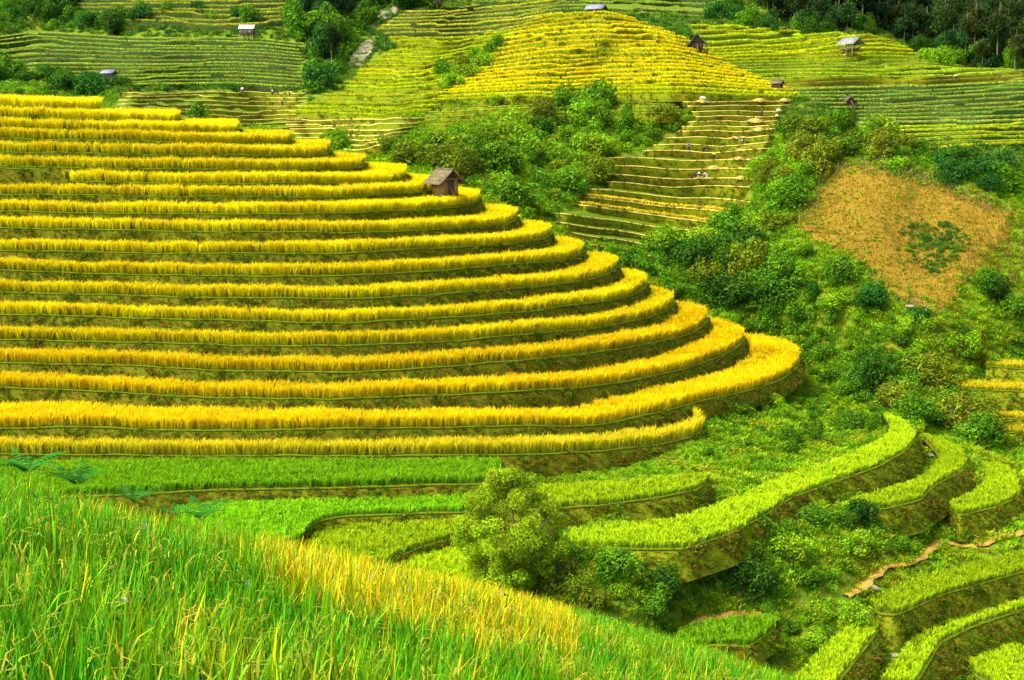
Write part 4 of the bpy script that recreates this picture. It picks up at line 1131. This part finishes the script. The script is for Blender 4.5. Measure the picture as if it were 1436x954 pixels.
# ------------------------------------------------------------------ bare field, scree, path
def sheet(name, poly, mat, lift, label, cat, mid=None, kind='structure', rough=.12):
    poly = [(float(a), float(b)) for a, b in poly]
    nb_, nrg = (160, 46) if name == 'bare_field' else (60, 14)
    B = resample(poly + [poly[0]], nb_)
    am = min(1.0, np.ptp(B[:, 0]) / 250)
    for c_ in range(2): B[:, c_] += am * 2.0 * np.sin(np.arange(nb_) * .55 + c_) + am * 1.5 * np.sin(np.arange(nb_) * 1.7)
    B[-1] = B[0]
    cen = np.array(mid if mid else B.mean(0))
    q = np.linspace(0, 1, nrg)[:, None, None]
    g = cen + (B[None] - cen) * q
    x, y = g[..., 0], g[..., 1]
    D = Dmap(x, y) + goff(y)
    P = at_d(x, y, D)
    nz = vnoise(P, 14, 41) * .5 + vnoise(P, 4.5, 42) * .22
    P[..., 2] += nz; P[..., 1] += nz * .6
    lf_ = lift * np.clip((1 - q[..., 0]) / .06, -.6, 1)
    P[..., 1] -= lf_ * .8; P[..., 2] += lf_ * .6 + rough * vnoise(P, 1.3, 77)
    o = obj_np(name, P.reshape(-1, 3), grid_faces(nrg, nb_), mat, smooth=True)
    return tag(o, label, cat, kind=kind)
sheet('bare_field', TAN, M['tan'], .5, 'bare tan dry field on the spur', 'field', mid=(1265, 330))
sheet('scree_slope', [(488,92),(500,70),(515,58),(528,60),(520,80),(505,95)], M['scree'], .9, 'pale landslip scree beside the gully', 'scree')
sheet('scree_slope', [(500,40),(530,20),(560,10),(560,18),(540,32),(515,42)], M['scree'], .9, 'pale dry landslip patch at the head of the gully', 'scree')
def ribbon(name, pts, width, mat, label, cat, lift=.12):
    p = resample(pts, 110)
    p[:, 1] += .8 * np.sin(np.arange(110) * .9)
    D = Dmap(p[:, 0], p[:, 1]) + goff(p[:, 1])
    W = at_d(p[:, 0], p[:, 1], D)
    nz = vnoise(W, 14, 41) * .5 + vnoise(W, 4.5, 42) * .22
    W[:, 2] += nz; W[:, 1] += nz * .6
    W = smooth1(W, 3)
    t = np.gradient(W, axis=0); t[:, 2] = 0; t /= np.linalg.norm(t, axis=1, keepdims=True)
    nrm = np.stack([-t[:, 1], t[:, 0], t[:, 2] * 0], -1)
    wd = width * (1 + .6 * vnoise(W, 4, 8))[:, None]
    rows = [W + nrm * wd * s_ + np.array([0, 0, lift + z_]) for s_, z_ in ((-1.3, -.35), (-.6, -.02), (0, -.06), (.6, .02), (1.3, -.2))]
    o = obj_np(name, np.concatenate(rows), grid_faces(5, 110), mat, smooth=True)
    return tag(o, label, cat, kind='structure')
ribbon('path', PATH1, .42, M['path'], 'pale trodden dirt path winding between the paddies', 'path', .3)
ribbon('path', PATH2, .32, M['path'], 'short pale path above the small flat paddy', 'path', .35)

rr = np.random.default_rng(61)
# stubble and dry clods on the bare field
P, Nn = scatter(TAN, dens=9, r=rr)
P = P + np.array([0, -.4, .35])
cc = np.array([(.18,.115,.014), (.13,.08,.008), (.11,.11,.008), (.24,.17,.045)])[rr.integers(0, 4, len(P))] * rr.uniform(.7, 1.2, (len(P), 1))
V, Fa, C = blades(P, rr.uniform(.15, .4, len(P)), rr.uniform(.08, .2, len(P)), .9, cc * .7, cc, r=rr)
tag(obj_np('stubble', V, Fa, M['rice'], None, C), 'dry stubble standing on the bare tan field', 'stubble', kind='stuff')
undergrowth('weed_patch', [(1262,322),(1300,314),(1350,322),(1362,345),(1330,378),(1300,388),(1280,370)], 3.0, .8, T_DK, 4, 'green weed patch on the bare tan field', 207, lift=.5)
# dry stalks leaning along the field's edge and standing maize stalks
def stalks(name, poly, n, lo, hi, lean, c, label, seed):
    rr = np.random.default_rng(seed)
    P, Nn = scatter(poly, n=n, r=rr)
    P = P + np.array([0, -.3, .1])
    cc = jitter_col(c, n, rr, .3, .1)
    a = long_leaves(P, rr.uniform(lo, hi, n), rr.uniform(.06, .11, n), rr.uniform(0, 6.28, n), rr.uniform(0, .6, n), rr.uniform(0, lean, n), cc * .8, cc, 3)
    b = long_leaves(P + np.array([0, 0, lo * .5]), rr.uniform(lo * .4, hi * .5, n), rr.uniform(.08, .14, n), rr.uniform(0, 6.28, n), rr.uniform(1, 2, n), rr.uniform(.3, .8, n), cc * .8, cc, 3)
    V, Fa, C = cat_mesh([a, b])
    tag(obj_np(name, V, Fa, M['rice'], None, np.clip(C, .001, .9)), label, 'dry stalks', kind='stuff')
stalks('dry_stalks', [(1150,232),(1230,228),(1310,248),(1360,270),(1400,285),(1420,300),(1400,305),(1340,285),(1290,262),(1200,242),(1165,250),(1145,300),(1125,320),(1118,310),(1138,270)], 500, .7, 2.0, 1.1, (.26,.17,.07), 'dry grey stalks lying along the upper edge of the bare field', 62)
stalks('maize_stalks', [(1375,330),(1436,310),(1520,320),(1520,410),(1436,410),(1340,405),(1345,375)], 420, 1.4, 2.4, .25, (.24,.15,.03), 'dry maize stalks standing beside the bare field', 63)
# pale earth slips
stalks('dry_grass', [(1215,380),(1240,392),(1290,420),(1330,440),(1325,450),(1270,432),(1225,402)], 260, .4, .9, 1.2, (.34,.25,.08), 'pale dry grass at the lower edge of the bare field', 64)

# ------------------------------------------------------------------ huts
def box_v(x0, x1, y0, y1, z0, z1):
    V = np.array([(x, y, z) for z in (z0, z1) for y in (y0, y1) for x in (x0, x1)], float)
    Fq = np.array([(0, 2, 3, 1), (4, 5, 7, 6), (0, 1, 5, 4), (2, 6, 7, 3), (0, 4, 6, 2), (1, 3, 7, 5)])
    return V, Fq
def part(name, V, Fq, mat, parent):
    return obj_np(name, V, Fq, mat, parent)
def slab(p0, p1, p2, p3, th):
    p = np.array([p0, p1, p2, p3], float); n = np.cross(p[1] - p[0], p[3] - p[0]); n /= np.linalg.norm(n)
    V = np.concatenate([p, p - n * th]); Fq = np.array([(0, 1, 2, 3), (7, 6, 5, 4), (0, 4, 5, 1), (1, 5, 6, 2), (2, 6, 7, 3), (3, 7, 4, 0)])
    return V, Fq
def hut(P, rot, L, W, wall_h, roof_h, over, stilt, label, roof_mat, wall_mat, planks=True, open_=False, lower_open=False, name='hut'):
    """gable faces local -Y, ridge along Y"""
    root = empty(name, tuple(P)); root.rotation_euler = (0, 0, rot); tag(root, label, 'hut')
    z0 = stilt; z1 = stilt + wall_h
    part('floor', *box_v(-W / 2 - .08, W / 2 + .08, -L / 2 - .08, L / 2 + .08, z0 - .14, z0), M['wood_dark'], root)
    for sx in (-1, 1):
        for sy in (-1, 0, 1):
            x = sx * (W / 2 - .06); y = sy * (L / 2 - .06)
            part('post', *box_v(x - .07, x + .07, y - .07, y + .07, -1.6, z1 if open_ else z0 - .14), M['wood'] if not lower_open else M['stone'], root)
    if not open_:
        pw = .24
        bm = {}
        def wall_line(n, a, b, fixed, axis):
            ln = (b - a) / n
            for i in range(n):
                j = (i * 37 % 5 - 2) * .008; c0 = a + i * ln + .008; c1 = a + (i + 1) * ln - .008
                if axis == 'x': V, Fq = box_v(c0, c1, fixed - .03 + j, fixed + .03 + j, z0, z1)
                else: V, Fq = box_v(fixed - .03 + j, fixed + .03 + j, c0, c1, z0, z1)
                part('plank', V, Fq, wall_mat, root)
        n = max(4, int(W / pw)) if planks else 3
        nd = max(1, n // 4)
        wall_line(n, -W / 2, W / 2, -L / 2, 'x'); wall_line(n, -W / 2, W / 2, L / 2, 'x')
        m = max(4, int(L / pw)) if planks else 3
        wall_line(m, -L / 2 + .04, L / 2 - .04, -W / 2, 'y'); wall_line(m, -L / 2 + .04, L / 2 - .04, W / 2, 'y')
        dr = part('door', *box_v(-.42, .38, -L / 2 - .10, -L / 2 - .05, z0 + .03, z1 - .12), M['wood_dark'] if planks else wall_mat, root)
        part('door_post', *box_v(.40, .50, -L / 2 - .12, -L / 2 - .05, z0, z1), M['wood_dark'], dr)
        for sy in (-1, 1):
            y = sy * (L / 2)
            V = np.array([(-W / 2, y - .03, z1), (W / 2, y - .03, z1), (0, y - .03, z1 + roof_h * .86), (-W / 2, y + .03, z1), (W / 2, y + .03, z1), (0, y + .03, z1 + roof_h * .86)])
            me = bpy.data.meshes.new('gable'); me.from_pydata([tuple(v) for v in V], [], [(0, 1, 2), (5, 4, 3), (0, 3, 4, 1), (1, 4, 5, 2), (2, 5, 3, 0)]); me.materials.append(M['wood_dark']); link(bpy.data.objects.new('gable', me), root)
        part('tie_beam', *box_v(-W / 2 - over * .7, W / 2 + over * .7, -L / 2 - .22, -L / 2 - .10, z1 - .02, z1 + .14), wall_mat, root)
        V, Fq = tube([(.30, -L / 2 - 1.1, -.3 if stilt > .5 else -.2), (.05, -L / 2 - .15, z0 + .9)], [.05, .05], 5); part('ladder_pole', V, Fq, M['wood'], root)
    else:
        part('rail', *box_v(-W / 2, W / 2, -L / 2 - .04, -L / 2 + .04, z0 + .45, z0 + .6), wall_mat, root)
        part('rail', *box_v(-W / 2 - .04, -W / 2 + .04, -L / 2 + .05, L / 2 - .05, z0 + .45, z0 + .6), wall_mat, root)
        part('loft_boards', *box_v(-W / 2 + .1, W / 2 - .1, -L / 2 + .3, L / 2 - .3, z0 + .01, z0 + .35), M['wood_dark'], root)
    # roof: courses of overlapping boards on both slopes
    ex = W / 2 + over; ey = L / 2 + over; zr = z1 + roof_h; ze = zr - roof_h * (ex / (W / 2 + .05)) * .92
    for sx in (-1, 1):
        nrow = 4
        for i in range(nrow):
            a = i / nrow; b = min(1.0, (i + 1) / nrow + .05)
            lift = .03 * i + .02
            q0 = (sx * ex * b, -ey, zr + (ze - zr) * b + lift); q1 = (sx * ex * b, ey, zr + (ze - zr) * b + lift)
            q2 = (sx * ex * a, ey, zr + (ze - zr) * a + lift * .5); q3 = (sx * ex * a, -ey, zr + (ze - zr) * a + lift * .5)
            V, Fq = slab(*( (q0, q1, q2, q3) if sx > 0 else (q1, q0, q3, q2)), .06)
            part('roof_course', V, Fq, roof_mat, root)
    V, Fq = tube([(0, -ey - .05, zr + .06), (0, ey + .05, zr + .06)], [.10, .10], 6); part('ridge_pole', V, Fq, roof_mat, root)
    for sx in (-1, 1):
        part('barge_board', *slab((0, -ey - .04, zr + .02), (sx * ex, -ey - .04, ze + .02), (sx * ex, -ey - .04, ze - .16), (0, -ey - .04, zr - .16), .05), M['wood_dark'], root)
    return root
hp = at_d(np.array([624]), np.array([277]), np.array([198.5]))[0]
hut(hp, R(32), 2.9, 2.6, 2.1, 1.35, 1.0, .45, 'wooden plank hut with a grey board roof on the shoulder of the near hill', M['thatch'], M['wood'])
def far_pt(x, y, dd=0.0):
    return at_d(np.array([x]), np.array([y]), Dmap(np.array([x]), np.array([y])) + GOFF - 4.5 + dd)[0]
hut(far_pt(977, 71), R(-6), 2.8, 2.6, 1.5, 1.75, .85, .25, 'dark gabled hut at the right shoulder of the golden rounded hill', M['wood_dark'], M['wood_dark'], planks=False)
hut(far_pt(1192, 79), R(38), 3.6, 3.0, 1.5, 1.2, .7, 1.4, 'open stilt hut with a grey sheet roof on the far right hill', M['tin'], M['wood'], planks=False, open_=True)
hut(far_pt(347, 55), R(88), 3.4, 2.6, 1.1, .9, .3, 1.4, 'white-roofed stilt hut on the left far hill', M['tin_white'], M['stone'], planks=False, lower_open=True)
hut(far_pt(153, 113), R(75), 2.6, 2.2, 1.0, .7, .3, .5, 'small grey-roofed hut among bluish shrubs on the left far hill', M['roof_blue'], M['wood_dark'], planks=False)
hut(far_pt(836, 19, 2), R(62), 3.6, 2.4, .9, .9, .6, .2, 'low dark hut on the summit of the golden rounded hill', M['roof_blue'], M['wood_dark'], planks=False)
hut(far_pt(613, 8), R(90), 3.0, 2.4, 1.4, 1.0, .4, .6, 'dark hut at the head of the gully above the landslip', M['wood_dark'], M['wood_dark'], planks=False)
hut(far_pt(1190, 147), R(5), 2.2, 2.0, .5, 1.1, .5, .1, 'tiny dark tent-roofed shelter between golden hill and right terraces', M['wood_dark'], M['wood_dark'], planks=False)
hut(far_pt(1090, 123), R(60), 1.8, 1.8, .7, .6, .3, .1, 'tiny brown lean-to at the foot of the golden hill', M['thatch'], M['wood_dark'], planks=False)

# ------------------------------------------------------------------ straw heaps, stones
def heap(P, s, c, label, seed):
    rr = np.random.default_rng(seed)
    n = 160
    a = rr.uniform(0, 6.28, n); q = np.sqrt(rr.uniform(0, 1, n)); z = (1 - q) * .5 * s * rr.uniform(.4, 1, n)
    B = np.stack([np.cos(a) * q * s, np.sin(a) * q * s * .7, z], -1)
    cc = jitter_col(c, n, rr, .25, .08)
    V, Fa, C = long_leaves(B, rr.uniform(.35, .8, n) * s, rr.uniform(.05, .1, n), a + rr.normal(0, .6, n), rr.uniform(.2, 1, n), rr.uniform(.7, 1.5, n), cc * .8, cc, 3)
    nn = 10
    g = np.linspace(0, 2 * math.pi, nn, endpoint=False)
    core = np.concatenate([np.stack([np.cos(g) * s * f_, np.sin(g) * s * .7 * f_, np.full(nn, z_)], -1) for f_, z_ in ((.9, -.1), (.7, .28 * s), (.25, .45 * s))])
    fq = [(i * nn + k, i * nn + (k + 1) % nn, (i + 1) * nn + (k + 1) % nn, (i + 1) * nn + k) for i in range(2) for k in range(nn)]
    root = empty('straw_heap', tuple(P)); tag(root, label, 'straw heap', 'cut rice drying on the harvested terraces')
    obj_np('loose_straw', V, Fa, M['rice'], root, C); part('heap_core', core, np.array(fq), M['straw'], root)
def nearest_rim(x, y):
    best = None
    for k, rm in enumerate(HARV):
        px, py = to_px(rm)
        i = np.argmin((px - x) ** 2 + 3 * (py - y) ** 2); d = (px[i] - x) ** 2 + 3 * (py[i] - y) ** 2
        if best is None or d < best[0]: best = (d, k, i)
    _, k, i = best
    rm = HARV[k][i].copy(); rm[1] += .45
    px, _ = to_px(rm); rm[0] += (x - px) / F * rm[1]
    return rm
for i, (x, y, s, lab) in enumerate([(983,145,1.1,'straw heap beneath the white bundle at the foot of golden hill'), (1064,143,1.3,'long straw heap above the person in black on the upper terraces'), (1100,143,1.1,'straw heap beside the foot of golden hill, furthest toward the right terraces'),
     (1058,173,1.5,'wide pale straw heap below the person in black'), (1030,190,.9,'small straw heap on a narrow middle terrace'), (1064,187,1.2,'bright orange straw heap near the spur shrubs'), (1042,196,.8,'straw heap just above the person with the white bundle'),
     (1038,213,.8,'straw heap just below the person with the white bundle'), (1036,221,.9,'straw heap on the step beside the yellow-shirted person'), (1062,222,1.1,'flat straw heap against the spur shrubs'), (1001,236,1.2,'straw heap a step below the yellow-shirted person'),
     (980,247,.8,'straw heap at the feet of the bending person in blue'), (1040,246,1.1,'long straw heap beside the bending white-clad person'), (1053,258,.9,'small straw heap at the terrace end by the shrubs')]):
    heap(nearest_rim(x, y), s, (.66,.48,.17), lab, 500 + i)
def stone(P, s, label, seed, mat='stone', group=None, name='stone'):
    rr = np.random.default_rng(seed)
    bm = bmesh.new(); bmesh.ops.create_icosphere(bm, subdivisions=2, radius=1)
    for v in bm.verts:
        c = v.co.normalized(); f = 1 + .28 * math.sin(c.x * 3.1 + seed) * math.cos(c.y * 2.7 + seed * 2) + .15 * math.sin(c.z * 5 + seed)
        v.co = c * f * s; v.co.z *= .6; v.co.x *= 1.3
    me = bpy.data.meshes.new(name); bm.to_mesh(me); bm.free(); me.materials.append(M[mat])
    o = bpy.data.objects.new(name, me); o.location = tuple(P); link(o); tag(o, label, 'stone', group)
for i, (x, y, s, lab) in enumerate([(1274,667,.45,'pale stone wedged in the bank beside the crescent paddy'), (1352,697,.35,'stone between the two crescent paddies'), (1223,825,.4,'tan boulder beside the dirt path'), (1212,865,.5,'grey stone at the gap below the path'),
     (1253,921,.45,'pale stone in the dark bank of the cornering paddy'), (557,788,.3,'small pale stone at the horseshoe bank'), (1275,432,.5,'pale stone at the lower edge of the bare field'), (1300,640,.35,'pale stone above the crescent paddy')]):
    p = on_ground(x, y); stone(p + np.array([0, -.8, .3]), s, lab, i + 1)

# ------------------------------------------------------------------ people at the harvest
def skin_body(name, verts, edges, rad, mat, parent):
    me = bpy.data.meshes.new(name); me.from_pydata(verts, edges, [])
    o = bpy.data.objects.new(name, me); link(o, parent)
    md = o.modifiers.new('skin', 'SKIN'); md.use_smooth_shade = True
    for i, rv in enumerate(rad):
        me.skin_vertices[0].data[i].radius = (rv, rv)
    me.skin_vertices[0].data[0].use_root = True
    sub = o.modifiers.new('smooth', 'SUBSURF'); sub.levels = 1; sub.render_levels = 1
    me.materials.append(mat)
    return o
def person(P, rot, pose, top, legs, label, hat=None, load=None):
    root = empty('person', tuple(P)); root.rotation_euler = (0, 0, rot); tag(root, label, 'person', 'people working on the harvested slope')
    bend = {'stand': .05, 'walk': .15, 'bend': 1.25}[pose]
    hipz = .86 if pose != 'bend' else .80
    s, c = math.sin(bend), math.cos(bend)
    hip = (0, 0, hipz)
    def up(d, x=0, f=0): return (x, -(s * d) - c * f, hipz + c * d - s * f)
    st = .16 if pose == 'walk' else .03
    kn = {'bend': -.06}.get(pose, -.03)
    arm_a = .35 if pose != 'bend' else 1.1
    def hand(x): 
        sh = up(.50, x); return (x * 1.15, sh[1] - .12, sh[2] - .26), (x * 1.1, sh[1] - .26 if pose != 'stand' else sh[1] - .10, sh[2] - .52)
    el, hl = hand(-.21); er, hr = hand(.21)
    verts = [hip, up(.25), up(.50), up(.60), up(.72, 0, .02), up(.80, 0, .03), (-.10, 0, hipz - .05), (-.11, kn - st, .45), (-.11, -st * 1.2, .08), (-.11, -.16 - st * 1.2, .04),
             (.10, 0, hipz - .05), (.11, kn + st, .45), (.11, st * 1.2, .08), (.11, -.16 + st * 1.2, .04), up(.50, -.20), el, hl, up(.50, .20), er, hr]
    edges = [(0, 1), (1, 2), (2, 3), (3, 4), (4, 5), (0, 6), (6, 7), (7, 8), (8, 9), (0, 10), (10, 11), (11, 12), (12, 13), (2, 14), (14, 15), (15, 16), (2, 17), (17, 18), (18, 19)]
    rad = [.13, .13, .12, .055, .10, .08, .085, .06, .04, .04, .085, .06, .04, .04, .06, .042, .035, .06, .042, .035]
    skin_body('body', verts, edges, rad, M['skin'], root)
    skin_body('shirt', [verts[i] for i in (0, 1, 2, 14, 15, 17, 18)], [(0, 1), (1, 2), (2, 3), (3, 4), (2, 5), (5, 6)], [.15, .15, .145, .08, .06, .08, .06], top, root)
    skin_body('trousers', [verts[i] for i in (0, 6, 7, 8, 10, 11, 12)], [(0, 1), (1, 2), (2, 3), (0, 4), (4, 5), (5, 6)], [.15, .11, .085, .065, .11, .085, .065], legs, root)
    h = up(.80, 0, .03)
    V, Fq = tube([(h[0], h[1], h[2] - .02), (h[0], h[1], h[2] + .08), (h[0], h[1], h[2] + .14)], [.115, .10, .02], 8)
    if hat: V, Fq = tube([(h[0], h[1], h[2] + .0), (h[0], h[1], h[2] + .05), (h[0], h[1], h[2] + .22)], [.26, .24, .01], 10)
    part('hat' if hat else 'hair', V, Fq, hat or M['black'], root)
    return root
B_, Wt, Ye, Bl = M['black'], M['white'], M['yellow'], M['blue']
person(nearest_rim(1068,161), R(20), 'stand', B_, B_, 'person in black standing on a narrow upper harvested terrace')
person(nearest_rim(966,213), R(-20), 'stand', M['blue'], B_, 'person in dark blue standing at the end of the grassy thicket')
person(nearest_rim(986,213), R(60), 'bend', B_, B_, 'person in black stooping next to the one in dark blue')
person(nearest_rim(1001,226), R(0), 'stand', Ye, B_, 'person in a yellow shirt and dark trousers standing on the harvested slope')
person(nearest_rim(1041,207), R(-40), 'bend', Wt, B_, 'person in white bending over straw on the narrow terraces')
person(nearest_rim(975,247), R(50), 'bend', M['blue'], B_, 'person in blue bending over a straw heap on the lower harvested terraces', hat=Wt)
person(nearest_rim(991,246), R(-70), 'bend', Wt, Wt, 'person dressed in white bending forward beside the one in blue')
person(nearest_rim(982,291), R(-30), 'bend', B_, M['red'], 'person in dark clothes half hidden in the uncut amber rice')
def bundle(P, s, label, i):
    stone(P, s, label, 40 + i, 'white', 'white sacks on the terraces', 'sack')
for i, (x, y, s, lab) in enumerate([(985,141,.7,'white sack on top of the straw heap at the foot of golden hill'), (1092,153,.5,'white sack near the person in black'), (1089,163,.4,'small white sack two steps from the person in black')]):
    p = nearest_rim(x, y); p[2] += s * .5 + (.5 if i == 0 else 0); bundle(p, s * .6, lab, i)
for i, (x, y, lab, tp) in enumerate([(340,131,'tiny person in white on the left far harvested terraces', 'white'), (390,133,'tiny person in dark clothes under the pale left terraces', 'black'), (382,134,'tiny person in white beside the dark-clothed one', 'white'), (406,134,'tiny white-clad person nearest the tree gully', 'white'), (396,148,'tiny person in red above the gully foot', 'red'),
     (1341,111,'tiny white-clad person below the dark wood', 'white'), (1402,111,'tiny person in blue below the dark wood', 'blue')]):
    p = far_pt(x, y + 1, -1.0); person(p, R(40 * i), 'bend' if i % 2 else 'stand', M[tp], B_, lab)
